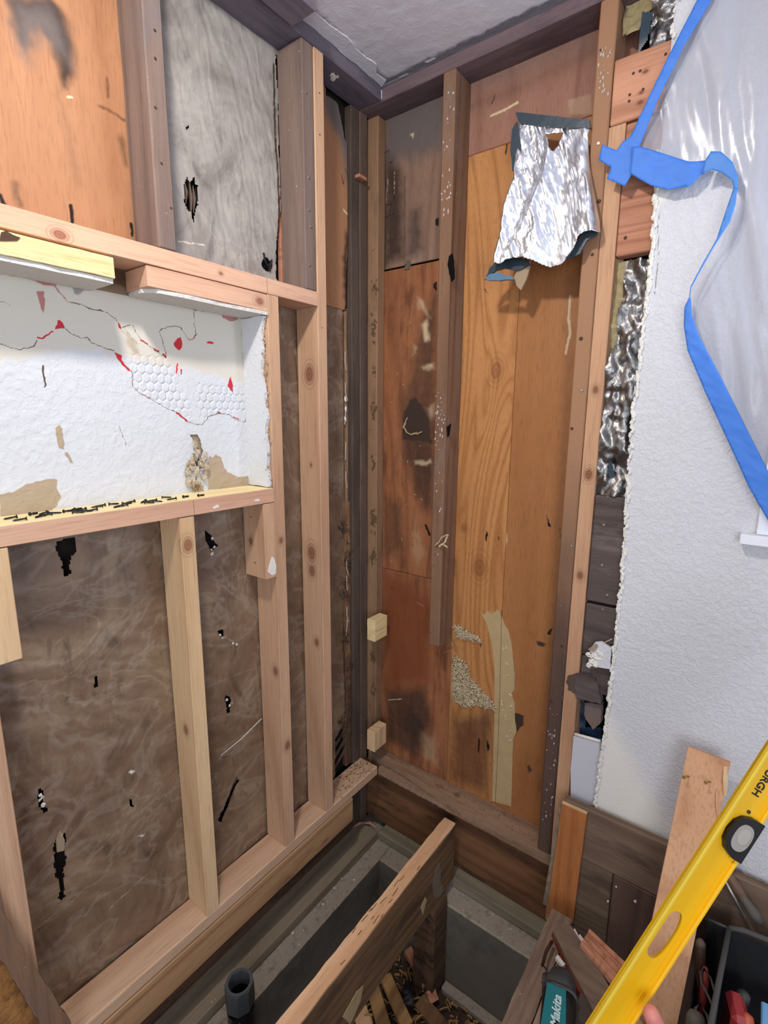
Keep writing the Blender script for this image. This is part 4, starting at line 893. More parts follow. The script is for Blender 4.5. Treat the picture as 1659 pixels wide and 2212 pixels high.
P2 = {'dark': [('p', [(0.152,1.762),(0.126,1.737),(0.092,1.654),(0.065,1.596),(0.051,1.505),(0.014,1.412),(0.007,1.34),(0.022,1.25),(0.034,1.185),(0.107,1.024),(0.184,1),(0.169,1.76)], .45, .02),
         ('p', [(0.059,1.408),(0.088,1.414),(0.111,1.395),(0.137,1.349),(0.158,1.255),(0.032,1.267),(0.027,1.348)], .8, .006), ('l', [(-0.04,0.641),(-0.027,0.253),(0.008,-0.023)], .35, .02, .02), ('p', [(-0.046,0.287),(0.154,0.356),(0.199,0.22),(0.12,0.028),(-0.035,0.043)], .5, .02),
         ('p', [(0.046,0.199),(0.094,0.238),(0.179,0.193),(0.118,0.108),(0.052,0.121)], .6, .01), ('l', [(0.024,1.507),(0.014,1.412),(0.032,1.3),(0.031,1.1)], .5, .004, .004), ('p', [(-0.06,1.075),(0.036,1.05),(0.06,0.88),(-0.024,0.793),(-0.058,0.824)], .4, .02)],
      'red': [('p', [(-0.055,0.751),(0.062,0.774),(0.184,0.694),(0.184,0.367),(-0.051,0.244)], .55, .03), ('p', [(-0.062,1.668),(-0.013,1.633),(-0.02,1.348),(-0.059,1.264)], .35, .02)],
      'pale': [('p', [(0.08,1.743),(0.108,1.725),(0.137,1.664),(0.118,1.68),(0.09,1.705)], .5, .008), ('p', [(0.101,1.518),(0.159,1.526),(0.16,1.5),(0.114,1.506)], .5, .006), ('p', [(0.069,1.596),(0.088,1.579),(0.085,1.549),(0.073,1.558)], .4, .006), ('p', [(0.126,1.38),(0.166,1.398),(0.168,1.349),(0.146,1.333)], .4, .009),
               ('p', [(0.079,1.192),(0.15,1.204),(0.16,1.186),(0.084,1.179)], .5, .005), ('l', [(0.051,1.34),(0.039,1.308),(0.062,1.284),(0.114,1.293)], .0, .003, .006), ('p', [(0.097,1.653),(0.122,1.665),(0.139,1.598),(0.117,1.592)], .55, .006),
               ('p', [(0.077,1.012),(0.097,1.023),(0.11,0.957),(0.15,0.86),(0.102,0.799),(0.07,0.864)], .28, .012), ('p', [(0.127,0.162),(0.21,0.177),(0.241,0.025),(0.13,0.033)], .30, .02), ('l', [(-0.018,0.232),(0.045,0.259)], .7, .001, .003), ('l', [(0.105,0.675),(0.136,0.665)], .5, .002, .003)],
      'black': [('l', [(0.137,0.969),(0.154,0.938)], .95, .002, .009), ('p', [(0.144,1.774),(0.158,1.778),(0.159,1.747),(0.147,1.757)], 1, .002), ('l', [(0.079,0.918),(0.084,0.884)], .9, .001, .002), ('l', [(-0.01,0.708),(-0.008,0.701)], .9, .001, .003), ('l', [(0.041,1.313),(0.028,1.275)], .7, .002, .003)], 'grey': [('l', [(0.162,1.192),(0.178,0.78)], .5, .01, .012)]}
o = grid('plywood_sheathing', 'y', Y_F, -.10, .2535, .776, 1.840, .003, M['ply_red'], attrs=A5, thick=.01, disp=HY, paint=P2)
tag(o, 'stained reddish plywood below the black slot, between corner and old stud', 'plywood')
w = [tubeshape([(a, .089, b), (c, .086, d)], random.uniform(.002, .0035), 5) for (a, b), (c, d) in zip([(0.053,1.345),(0.046,1.329),(0.038,1.313),(0.054,1.292),(0.074,1.288),(0.093,1.288)], [(0.046,1.329),(0.038,1.309),(0.054,1.292),(0.074,1.285),(0.097,1.292),(0.116,1.297)])]
for q in [(0.051,1.032),(0.122,1.059),(0.037,0.898),(0.094,1.073),(0.057,1.656),(0.007,1.491),(0.036,1.456),(0.072,1.55),(-0.016,1.396),(0.022,0.767),(-0.01,0.806),(0.104,1.246),(0.056,1.186)]:
    a = random.uniform(0, 3); w.append(tubeshape([(q[0], .0905, q[1]), (q[0]+.008*math.cos(a), .089, q[1]+.010*math.sin(a))], .0013, 4))
joined('pale_wood_chips', w, plain('pale_chip', (196, 170, 134), .9, var=.3, vscale=80, bump=.4), o, kind='stuff')
o = grid('plywood_sheathing', 'y', Y_F, -.10, .2535, -.30, .774, .003, M['ply_red'], attrs=A5, thick=.01, disp=HY, paint=P2)
tag(o, 'stained reddish plywood at the foot of the wall beside the corner', 'plywood')
P3 = {'black': [('l', [(0.235,1.071),(0.234,1.006)], 0, .001, .002), ('p', [(0.37,0.985),(0.376,0.978),(0.375,0.944),(0.368,0.954)], 1, .001), ('p', [(0.411,0.971),(0.416,0.969),(0.415,0.953)], 1, .001), ('p', [(0.375,2.099),(0.38,2.126),(0.382,2.111),(0.378,2.079)], 1, .001),
               ('l', [(0.328,1.731),(0.337,1.721)], .8, .002, .004), ('l', [(0.371,0.598),(0.369,0.573)], 1, .001, .003), ('p', [(0.378,0.234),(0.384,0.222),(0.383,0.163),(0.376,0.192)], 1, .001), ('p', [(0.411,0.238),(0.421,0.217),(0.416,0.191),(0.409,0.212)], 1, .001)],
      'dark': [('p', [(0.246,0.277),(0.45,0.391),(0.439,0.008),(0.25,-0.01)], .45, .03), ('l', [(0.275,0.542),(0.309,0.375),(0.26,0.053)], .35, .01, .02), ('p', [(0.259,2.281),(0.377,2.276),(0.366,2.211),(0.265,2.207)], .3, .03), ('p', [(0.273,1.852),(0.374,1.809),(0.384,1.756),(0.284,1.771)], .25, .02)],
      'pale': [('p', [(0.415,0.413),(0.44,0.422),(0.433,0.385)], .0, .01)], 'red': [('p', [(0.238,0.236),(0.423,0.311),(0.44,-0.011),(0.247,-0.032)], .3, .03)], 'grey': []}
o = grid('plywood_sheathing', 'y', Y_F, .2555, .4385, -.30, 2.113, .003, M['ply_grain'], attrs=A5, thick=.01, disp=HY, paint=P3)
tag(o, 'golden plywood sheet with strong swirling grain right of the old middle stud', 'plywood')
kp = [(0.379,1.49),(0.342,0.854),(0.294,0.869)]
P4 = {'black': [('p', [(0.563,1.066),(0.57,1.049),(0.583,1.023),(0.572,1.024)], 1, .001), ('p', [(0.597,0.7),(0.608,0.71),(0.604,0.683),(0.592,0.683)], .8, .002), ('l', [(0.608,1.026),(0.614,0.984)], .7, .001, .002)],
      'dark': [('p', [(0.559,0.652),(0.589,0.651),(0.585,0.64),(0.566,0.638)], .9, .004), ('p', [(0.497,0.375),(0.533,0.38),(0.535,0.347),(0.52,0.324),(0.509,0.294),(0.496,0.34)], 1, .004), ('p', [(0.556,0.202),(0.565,0.211),(0.576,0.195),(0.564,0.176)], .6, .004), ('l', [(0.513,1.81),(0.528,1.483)], .25, .02, .03), ('l', [(0.585,1.727),(0.6,1.352),(0.607,0.641),(0.61,0.149)], .4, .02, .03)],
      'pale': [('l', [(0.589,1.678),(0.588,1.618),(0.596,1.58),(0.589,1.543),(0.588,1.525)], .5, .002, .008), ('l', [(0.608,1.723),(0.594,1.666),(0.594,1.605)], .3, .002, .004), ('p', [(0.418,0.987),(0.44,0.994),(0.446,0.966),(0.437,0.926),(0.422,0.923)], .6, .003)],
      'red': [('p', [(0.506,0.275),(0.616,0.289),(0.606,-0.03),(0.44,-0.011)], .3, .04)], 'grey': []}
o = grid('plywood_sheathing', 'y', Y_F, .4400, .715, -.30, 2.113, .003, M['ply_smooth'], attrs=A5, thick=.01, disp=HY, paint=P4)
tag(o, 'smooth brown plywood sheet behind the foil, beside the right old stud', 'plywood')
o = grid('plywood_sheathing', 'y', Y_F-.001, .2555, .715, 2.1145, 2.335, .003, M['ply_top'], attrs=A5, thick=.01, disp=HY,
  paint={'dark': [('l', [(0.26,2.245),(0.406,2.244),(0.604,2.26)], .4, .03, .05), ('l', [(0.336,2.25),(0.326,2.23)], .8, .002, .004)], 'pale': [('l', [(0.327,2.2),(0.367,2.202),(0.405,2.208)], .8, .003, .006), ('p', [(0.544,2.171),(0.608,2.166),(0.613,2.113),(0.55,2.132)], .28, .004)], 'grey': [('p', [(0.259,2.281),(0.602,2.281),(0.601,2.302),(0.258,2.305)], .6, .03)], 'red': [], 'black': []})
tag(o, 'reddish plywood strip across the top of the end wall above the foil', 'plywood')
# residue strip, curved, with a joint line
gl = [(0.364,0.7),(0.378,0.694),(0.387,0.713),(0.401,0.703),(0.414,0.713),(0.426,0.725),(0.437,0.709),(0.452,0.677),(0.465,0.664),(0.477,0.627),(0.487,0.573),(0.497,0.51),(0.498,0.461),(0.489,0.444),(0.502,0.412),(0.508,0.346),(0.515,0.314),(0.504,0.275),(0.509,0.136),(0.512,0.025),(0.44,0.009),(0.438,0.175),(0.432,0.351),(0.425,0.503),(0.41,0.599),(0.39,0.66)]
o = prism('adhesive_residue', gl, 'y', .0900, .0918, M['glue'], rag=.001, sub=.01)
tag(o, 'pale curved strip of paper residue low on the brown plywood', 'paper residue')
ln = [(0.438,0.725),(0.444,0.593),(0.447,0.477),(0.452,0.253),(0.454,0.008)]
tube('joint_line', [(a, .0899, b) for a, b in ln], .0008, M['old_dark'], o, seg=4)
fz = [blobshape((a+random.uniform(-.008, .008), .089, b+random.uniform(-.01, .01)), random.uniform(.0015, .004), (1, .5, 1.2), i, .7) for i, (a, b) in enumerate([(0.456,0.597),(0.472,0.552),(0.465,0.5),(0.482,0.438),(0.491,0.391),(0.48,0.352),(0.498,0.325),(0.489,0.304),(0.469,0.365),(0.464,0.398),(0.487,0.285)]*3)]
joined('fluff', fz, M['wool'], o, kind='stuff')
def tuft(name, outline, label, n, seed, rs=(.003, .008), mat='wool', d=.086):
    U = [p[0] for p in outline]; W = [p[1] for p in outline]; s = []; random.seed(seed); k = 0
    while k < n:
        u = random.uniform(min(U), max(U)); w = random.uniform(min(W), max(W))
        if not inpoly(np.array([u]), np.array([w]), outline)[0]: continue
        a = random.uniform(0, 6.28); L = random.uniform(.004, .014); c, s_ = math.cos(a), math.sin(a); s.append(tubeshape([(u, d+.003, w), (u+c*L*.5, d-random.uniform(0, .006), w+s_*L*.5), (u+c*L, d+random.uniform(-.002, .003), w+s_*L)], random.uniform(.0007, .0022), 4)); k += 1
    return tag(joined(name, s, M[mat], kind='stuff'), label, 'insulation')
tuft('insulation_tuft', [(0.265,0.619),(0.283,0.629),(0.32,0.617),(0.373,0.603),(0.366,0.595),(0.33,0.594),(0.284,0.59)], 'small strip of yellowish insulation stuck to the plywood, upper tuft', 260, 3, (.0015, .004))
tuft('insulation_tuft', [(0.269,0.51),(0.291,0.513),(0.325,0.492),(0.334,0.456),(0.36,0.434),(0.4,0.409),(0.432,0.386),(0.429,0.365),(0.367,0.362),(0.322,0.336),(0.271,0.341)], 'larger clump of yellowish white insulation stuck to the plywood, lower tuft', 1100, 4, (.0025, .006))
random.seed(11)

# ---------------- end wall framing ----------------
STW = wood('old_stud_paint_flecked', (140, 106, 82), (88, 62, 46), 'z', ring=11, contrast=.5, wear=(128, 106, 94), wear_amt=.4, fleck=(206, 198, 196), rough=.8, bump=.7)
o = box('old_stud', .218, .2585, 0, .0905, .575, 2.302, STW, wob=.0012, bev=.003)
st2 = o
tag(o, 'old stud in the middle of the end wall, white flecks high up, foot missing', 'stud')
prism('rot_hole', [(0.254,1.816),(0.264,1.821),(0.269,1.805),(0.274,1.753),(0.266,1.744),(0.256,1.768),(0.25,1.795)], 'y', -.0012, .003, M['black'], o, rag=.0006, sub=.006)
prism('rot_hole', [(0.264,1.318),(0.278,1.328),(0.273,1.292),(0.267,1.285)], 'y', -.0012, .002, M['black'], o)
sm = [blobshape((.222+random.uniform(0, .034), -.001, z), random.uniform(.0007, .0022), (1, .4, 1.8), i, .7) for i, z in enumerate([random.gauss(1.33, .05) for _ in range(26)]+[random.uniform(1.9, 2.25) for _ in range(26)]+[random.uniform(1.0, 1.3) for _ in range(10)])]
joined('white_paint_specks', sm, plain('greyish_specks', (196, 188, 184), .9, bump=.3), o, kind='stuff')
for i, z in enumerate((.62, .66, .86, .90, 1.2, 1.6, 1.72, 1.85, 1.98)): nail(o, (.225+.003*(i % 4), -.0005, z), FY, .003, 'metal')
w = []
q = [(0.234,0.929),(0.248,0.943),(0.263,0.964),(0.282,0.975),(0.276,0.951),(0.255,0.932),(0.264,0.94),(0.286,0.934)]
for i in range(len(q)-1): w.append(tubeshape([(q[i][0], -.003, q[i][1]), (q[i+1][0], -.012, q[i+1][1])], .0028, 6))
tag(joined('wool_wisp', w, M['wool']), 'curled pale wisp of wool caught on the old middle stud', 'wool')
w = []
for a, b in zip([(0.224,0.548),(0.237,0.589),(0.268,0.608),(0.266,0.564),(0.281,0.56),(0.249,0.536),(0.275,0.617)], [(0.273,0.583),(0.279,0.58),(0.285,0.561),(0.284,0.588),(0.276,0.489),(0.285,0.552),(0.285,0.561)]):
    w.append(tubeshape([(a[0], .04, a[1]), (b[0], .07, b[1])], .0008, 4))
tag(joined('twisted_wires', w, M['old_tan']), 'thin twisted twigs and wire at the broken foot of the middle stud', 'wire')
o = box('old_stud', .6395, .6800, 0, .0905, .001, 2.302, wood('old_right_stud_wood', (92, 70, 60), (62, 46, 40), 'z', ring=11, contrast=.5, wear=(72, 54, 48), wear_amt=.3, zstain=(.75, 1.6, (166, 124, 92), .8), fleck=(170, 150, 140), rough=.75, bump=.5), wob=.0012, bev=.003)
tag(o, 'old brown stud right of the foil, standing beside a new stud', 'stud')
for i, z in enumerate((2.2, 2.0, 1.87, 1.55, 1.42, 1.32, 1.22, 1.0, .82, .7, .52, .41, .33, .22, 1.75)): nail(o, (.648+.006*((i*7) % 5), -.0005, z), FY, random.choice((.0025, .004, .005)), random.choice(('metal', 'rust', 'metal')))
sm = [blobshape((.645+random.uniform(0, .03), -.001, z), random.uniform(.0006, .0018), (1, .4, 2.2), i, .7) for i, z in enumerate([random.uniform(.1, .5) for _ in range(24)]+[random.uniform(2.1, 2.2) for _ in range(24)])]
joined('white_paint_specks', sm, plain('grey_white_specks', (190, 182, 178), .9, bump=.3), o, kind='stuff')
o = box('wall_stud', .6815, .7195, 0, .0895, -.24, 2.028, wood('new_right_stud_wood', (194, 152, 118), (158, 114, 86), 'z', ring=11, contrast=.6, bump=.25, knots=[(.0, -.045, 1.42+.24, .009), (.0, -.045, 1.2+.24, .012), (.0, -.045, .92+.24, .010)], rand=False))
tag(o, 'new light stud between the old right stud and the insulation gap', 'stud')
prism('rotten_dust_patch', [(0.692,0.618),(0.717,0.631),(0.722,0.597),(0.716,0.566),(0.692,0.572),(0.688,0.6)], 'y', -.0015, .001, M['old_dark'], o, rag=.003, sub=.006)
# rotten bottom plate of the end wall
o = prism('bottom_plate', [(-.09,.0905),(.7,.0905),(.6805,.0905),(.6805,.0),(.30,.0),(.24,.006),(.18,.013),(.12,.021),(.06,.027),(.0,.031),(-.04,.034),(-.09,.036)][:1]+[(.6805,.0905),(.6805,.0),(.30,.0),(.24,.006),(.18,.013),(.12,.021),(.06,.027),(.0,.031),(-.03,.034),(-.085,.046)], 'z', .0, -.038, M['rot'], rag=.0012, sub=.012)
bp = o
tag(o, 'old rotten bottom plate of the end wall with a split front edge', 'plate')
prism('split_strip', [(.0,.001),(.33,.0),(.28,.003),(.2,.0085),(.12,.016),(.05,.022),(.0,.026)][::-1], 'z', -.010, -.038, M['rot'], o, rag=.001, sub=.01)
sp = []
for i in range(46):
    x = random.uniform(.0, .33); y = (.33-x)*.085+random.uniform(-.006, .002); L = random.uniform(.02, .06)
    sp.append(tubeshape([(x, y, -.006-random.uniform(0, .02)), (x+L, y-L*.085, -.008-random.uniform(0, .02))], random.uniform(.0008, .002), 4))
joined('wood_splinters', sp, M['old_tan'], o, kind='stuff')
sawd = []
for i in range(220):
    x = random.uniform(0.0, .67); y = random.uniform(.012+.03*(x < .3), .088); a = random.uniform(0, 3.14); L = random.uniform(.002, .009)
    sawd.append(tubeshape([(x, y, .0008), (x+math.cos(a)*L, y+math.sin(a)*L, .0016)], random.uniform(.0005, .0012), 4))
for a in range(9):
    x = .25+random.uniform(-.03, .06); an = random.uniform(-.6, .6)
    sawd.append(tubeshape([(x, .05, .002), (x+.03*math.cos(an), .05+.03*math.sin(an), .004)], .0008, 4))
tag(joined('wood_debris', sawd, M['old_tan'], kind='stuff'), 'fine chips and dust lying on the rotten end wall plate', 'debris')

# ---------------- right bay: header, insulation, dark blocks ----------------
o = box('header_board', .6825, .88, -.001, .038, 2.030, 2.166, wood('upper_header_wood', (200, 146, 116), (150, 98, 74), 'x', ring=16, contrast=.6, distort=5, bump=.4, knots=[(-.03, -.02, .09, .005), (-.035, -.02, .05, .004), (-.035, -.02, .03, .005), (.03, -.02, .1, .006)], rand=False), wob=.0008, seg=.03, bev=.003)
tag(o, 'reddish header board directly under the top insulation, with nail holes', 'board')
for (x, z) in ((.726, 2.125), (.74, 2.125), (.722, 2.083), (.722, 2.07), (.75, 2.085), (.79, 2.14)): nail(o, (x, -.001, z), FY, .0032, 'rust')
o = box('header_board', .7205, .84, .000, .038, 1.736, 2.024, M['redboard'], wob=.001, seg=.03, bev=.003)
tag(o, 'brown old header board partly behind the blue tape, above the foil gap', 'board')
for (x, z) in ((.74, 1.775), (.745, 1.95), (.77, 1.99)): nail(o, (x, -.001, z), FY, .004, 'rust')
ins = grid('insulation_batt', 'y', .045, .715, .79, 1.40, 1.735, .004, M['insul'], disp=lambda U, W: .015*vnoise(U, W, 40, 71)+.008*vnoise(U, W, 150, 72)+.01, keep=[(0.703,1.732),(0.749,1.725),(0.748,1.646),(0.743,1.581),(0.737,1.52),(0.713,1.487),(0.699,1.551),(0.702,1.641)])
tag(ins, 'narrow yellow insulation strip between the new stud and the grey foil', 'insulation')
fd = lambda U, W: .018+.03*vnoise(U*1.5+W*.2, W*.6, 26, 73)+.014*vnoise(U+W*.6, W*.7-U, 55, 74)+.002*vnoise(U, W, 160, 75)
o = grid('foil_facing', 'y', .055, .72, .84, 1.148, 1.733, .0035, M['foildark'], disp=lambda U, W: fd(U, W), keep=[(0.742,1.73),(0.812,1.719),(0.868,1.136),(0.708,1.118),(0.715,1.28),(0.714,1.399),(0.718,1.48),(0.736,1.53),(0.74,1.634)])
tag(o, 'crumpled grey foil facing stuffed in the gap beside the drywall edge', 'foil')
tag(grid('gap_flap', 'y', .03, .72, .77, 1.30, 1.42, .004, M['teal'], disp=lambda U, W: .01*vnoise(U, W, 30, 76), keep=[(0.715,1.51),(0.738,1.502),(0.741,1.411),(0.733,1.399),(0.713,1.417)]), 'dark teal flap of duct jacket at the middle of the foil gap', 'duct jacket')
tag(grid('gap_flap', 'y', .022, .72, .79, 1.14, 1.26, .003, M['teal'], disp=lambda U, W: .012*vnoise(U, W, 26, 77), keep=[(0.717,1.262),(0.742,1.265),(0.759,1.21),(0.78,1.163),(0.759,1.146),(0.721,1.151),(0.718,1.219)]), 'dark teal flap of duct jacket at the bottom of the foil gap', 'duct jacket')
tag(grid('insulation_batt', 'y', .06, .683, .80, 2.168, 2.335, .004, M['insul'], disp=lambda U, W: .03*vnoise(U, W, 30, 78)+.008*vnoise(U, W, 140, 79), keep=[(0.654,2.382),(0.765,2.334),(0.736,2.247),(0.719,2.226),(0.698,2.229),(0.677,2.241),(0.658,2.277)]), 'dirty yellow insulation in the top opening beside the end of the top plate', 'insulation')
tag(grid('gap_flap', 'y', .02, .72, .80, 2.16, 2.34, .003, M['teal'], disp=lambda U, W: .008*vnoise(U, W, 20, 80), keep=[(0.729,2.253),(0.752,2.246),(0.75,2.211),(0.746,2.19),(0.729,2.172),(0.728,2.22)]), 'dark teal flap of duct jacket hanging in the top opening', 'duct jacket')
tag(grid('foil_facing', 'y', .035, .72, .86, 2.16, 2.34, .003, M['foildark'], disp=lambda U, W: .02*vnoise(U, W, 40, 81)+.006*vnoise(U, W, 120, 82), keep=[(0.744,2.317),(0.805,2.29),(0.8,2.206),(0.798,2.163),(0.749,2.17),(0.748,2.217)]), 'crumpled grey foil in the top opening beside the drywall edge', 'foil')
o = box('weathered_block', .7205, .83, .002, .04, .851, 1.146, M['darkblock'], wob=.0015, seg=.03, bev=.004)
tag(o, 'tall dark weathered wood block directly below the grey foil', 'block')
for (x, z) in ((.75, 1.07), (.755, .96), (.775, .88)): nail(o, (x, .001, z), FY, .004, 'metal')
o = box('weathered_block', .7205, .83, .003, .04, .690, .843, M['darkblock'], wob=.002, seg=.03, bev=.004)
tag(o, 'dark weathered wood block just above the white plaster lump', 'block')
o = box('weathered_block', .7205, .82, .006, .04, .585, .685, M['darkblock'], wob=.003, seg=.02, bev=.004)
tag(o, 'dark weathered wood block just below the white plaster lump', 'block')
o = prism('rotten_fragment', [(0.711,0.63),(0.735,0.643),(0.764,0.634),(0.774,0.616),(0.782,0.591),(0.788,0.565),(0.751,0.563),(0.721,0.557),(0.715,0.581)], 'y', -.010, .012, M['darkblock'], rag=.002, sub=.008)
tag(o, 'grey-brown rotten wood fragment jutting over the new right stud', 'wood fragment')
o = prism('rotten_fragment', [(0.741,0.546),(0.786,0.554),(0.788,0.5),(0.77,0.471),(0.742,0.504)], 'y', .006, .03, M['old'], rag=.002, sub=.008)
tag(o, 'small brown rotten wood fragment above the grey drywall scrap', 'wood fragment')
o = grid('gap_flap', 'y', .03, .72, .80, .42, .62, .003, plain('blue_gap', (14, 40, 70), .4, var=.4, bump=.4), keep=[(0.724,0.539),(0.739,0.537),(0.745,0.458),(0.787,0.475),(0.791,0.432),(0.729,0.421)], disp=lambda U, W: .008*vnoise(U, W, 40, 83))  # dark blue sheet added in place of the open gap
tag(o, 'dark blue sheet standing in for the open gap above the grey drywall scrap', 'film')
o = prism('drywall_scrap', [(0.721,0.435),(0.793,0.442),(0.814,0.244),(0.728,0.23),(0.72,0.328)], 'y', -.004, .009, M['greydry'], rag=.0006, sub=.03)
tag(o, 'smooth light grey drywall scrap filling the lowest part of the gap', 'drywall scrap')
ed = [(x, z) for x, z in [(0.722,0.438),(0.793,0.445)]]
tube('cut_edge', [(ed[0][0], .002, ed[0][1]+.002), (ed[1][0], .002, ed[1][1]+.002)], .0045, M['whitebit'], o, seg=6)
sh = [blobshape((a+random.uniform(-.006, .006), -.012+random.uniform(-.006, .004), b+random.uniform(-.006, .006)), random.uniform(.004, .009), (1, .8, 1), i, .6) for i, (a, b) in enumerate([(0.748,0.702),(0.753,0.69),(0.759,0.685),(0.767,0.694),(0.746,0.678),(0.761,0.702),(0.772,0.716)]*3)]
o = joined('plaster_lump', sh, M['whitebit']); tag(o, 'white plaster tab with crumbs sticking out from the cut drywall edge', 'plaster')
prism('paper_tab', [(0.758,0.743),(0.775,0.75),(0.8,0.739),(0.803,0.678),(0.76,0.675),(0.747,0.679),(0.754,0.709),(0.744,0.719)], 'y', -.016, -.008, M['drywall'], o, rag=.001, sub=.01)
prism('torn_paper_face', [(0.742,0.719),(0.762,0.743),(0.768,0.736),(0.758,0.717)], 'y', -.0185, -.0165, M['tan'], o)
tube('spider_thread', [(.752, .0, .72), (.8, -.012, .765)], .0012, M['wool'], o, seg=4)

# ---------------- foil duct jacket hanging on the end wall ----------------
rows = [(246,1117,1273.6,.0),(262,1117,1274,.0),(285,1114,1271,.004),(319,1109,1271,.010),(349,1107.5,1273,.016),(379,1106.5,1278,.022),(410,1095,1284,.03),(439,1086,1288.5,.036),(470,1081,1291,.042),(498,1078,1293.5,.048),(520,1073,1290,.052),(545,1068,1275,.055),(568,1062,1255,.058),(590,1055,1240,.06)]
FOIL = [[(0.449,2.126),(0.637,2.052)],[(0.451,2.105),(0.64,2.038)],[(0.449,2.082),(0.637,2.021)],[(0.447,2.045),(0.642,1.98)],[(0.449,2.01),(0.648,1.946)],[(0.452,1.974),(0.658,1.91)],[(0.442,1.94),(0.668,1.877)],[(0.434,1.908),(0.677,1.843)],[(0.431,1.872),(0.685,1.814)],[(0.431,1.839),(0.69,1.789)],[(0.427,1.814),(0.692,1.77)],[(0.421,1.786),(0.691,1.739)],[(0.415,1.755),(0.692,1.708)],[(0.409,1.723),(0.692,1.682)]]
FY_ = [-.006,-.008,-.010,-.014,-.018,-.024,-.030,-.035,-.040,-.044,-.047,-.049,-.050,-.050]
cut = [(0.365,2.183),(0.673,2.083),(0.701,1.863),(0.693,1.787),(0.656,1.79),(0.646,1.782),(0.638,1.764),(0.63,1.75),(0.603,1.733),(0.568,1.73),(0.549,1.739),(0.528,1.748),(0.511,1.756),(0.481,1.763),(0.459,1.76),(0.447,1.75),(0.413,1.761),(0.37,1.777)]
holeF = [(0.53,2.052),(0.556,2.049),(0.577,2.045),(0.569,2.032),(0.554,2.007),(0.544,2.018),(0.538,2.041)]
NU, NV = 150, 190
V = np.zeros((NV, NU, 3)); 
for j in range(NV):
    t = j/(NV-1)*(len(FOIL)-1); k = min(int(t), len(FOIL)-2); f = t-k
    L = [FOIL[k][0][c]*(1-f)+FOIL[k+1][0][c]*f for c in (0, 1)]; R = [FOIL[k][1][c]*(1-f)+FOIL[k+1][1][c]*f for c in (0, 1)]
    y0 = FY_[k]*(1-f)+FY_[k+1]*f
    for i in range(NU):
        u = i/(NU-1); tt = j/(NV-1)
        fold = .020*tt*math.sin(6.5*u+1.0)*(.4+u) + .012*tt*math.sin(15*u+2.5*tt) + .010*math.exp(-((u-(.62-.55*tt))/.05)**2)*min(1, tt*2)
        edge = -.035*tt*max(0, (u-.93)/.07)**2 - .02*max(0, (.05-u)/.05)**2
        V[j, i] = (L[0]*(1-u)+R[0]*u, y0-fold-edge, L[1]*(1-u)+R[1]*u)
Uf, Wf = V[:, :, 0], V[:, :, 2]
V[:, :, 1] -= .0035*(vnoise(Uf*1.8+Wf*.5, Wf*.45, 55, 91)-.5)*2 + .0012*(vnoise(Uf*1.3+Wf*.5, Wf*.5, 140, 92)-.5)*2 + .0007*(vnoise(Uf, Wf*.6, 300, 93)-.5)*2*np.clip((.62-Uf)*8, .25, 1)
q = []; cu = (Uf[:-1, :-1]+Uf[1:, 1:])/2; cw = (Wf[:-1, :-1]+Wf[1:, 1:])/2
ok = inpoly(cu, cw, cut) & ~inpoly(cu+.002*(vnoise(cu, cw, 200, 94)-.5), cw, holeF)
for j in range(NV-1):
    for i in range(NU-1):
        if ok[j, i]: a = j*NU+i; q.append([a, a+1, a+1+NU, a+NU][::-1])
fr = empty('foil_duct_jacket', (.53, 0, 1.75), 'torn silver foil duct jacket hanging on the end wall', 'foil')
VV = V.reshape(-1, 3); us = np.zeros(len(VV), bool); us[np.array(q).ravel()] = True; mp = np.cumsum(us)-1
fo = put('foil_sheet', VV[us], [[int(mp[i]) for i in f] for f in q], M['foil'], fr, smooth=True)
md = fo.modifiers.new('t', 'SOLIDIFY'); md.thickness = .0006; md.offset = -1
tb = [(0.447,2.127),(0.461,2.123),(0.637,2.052),(0.642,2.035),(0.626,2.038),(0.555,2.061),(0.462,2.097),(0.456,2.105)]
prism('dark_top_band', tb, 'y', -.013, -.004, M['teal'], fr, rag=.001, sub=.02)
prism('dark_side_lining', [(0.444,2.086),(0.456,2.099),(0.47,2.041),(0.475,1.996),(0.45,1.986),(0.442,2.038)], 'y', -.022, -.016, M['teal'], fr, rag=.001, sub=.02)
# rolled dark lining showing below the foil hem
def roll(name, path, r, y, mat):
    pts = [(a, y, b) for a, b in path]; return tube(name, pts, r, mat, fr, seg=10)
prism('dark_lining', [(0.629,1.765),(0.651,1.798),(0.686,1.793),(0.682,1.784),(0.661,1.775),(0.653,1.764),(0.646,1.748),(0.631,1.742),(0.614,1.741)], 'y', -.034, -.028, M['teal'], fr, rag=.001, sub=.01)
prism('dark_lining', [(0.421,1.775),(0.466,1.772),(0.506,1.761),(0.513,1.746),(0.479,1.737),(0.441,1.748),(0.414,1.746),(0.393,1.732),(0.384,1.728),(0.397,1.755)], 'y', -.022, -.014, M['teal'], fr, rag=.001, sub=.01)
prism('light_lining', [(0.405,1.737),(0.426,1.737),(0.471,1.72),(0.475,1.713),(0.434,1.716),(0.399,1.721),(0.389,1.726)], 'y', -.034, -.022, plain('light_teal_jacket', (84, 120, 148), .35, bump=.3, bdist=.002), fr, rag=.001, sub=.01)
prism('torn_brown_paper', [(0.466,1.756),(0.484,1.761),(0.51,1.756),(0.509,1.734),(0.502,1.712),(0.488,1.687),(0.477,1.7),(0.468,1.723),(0.475,1.736)], 'y', -.016, -.010, M['tan'], fr, rag=.001, sub=.01)

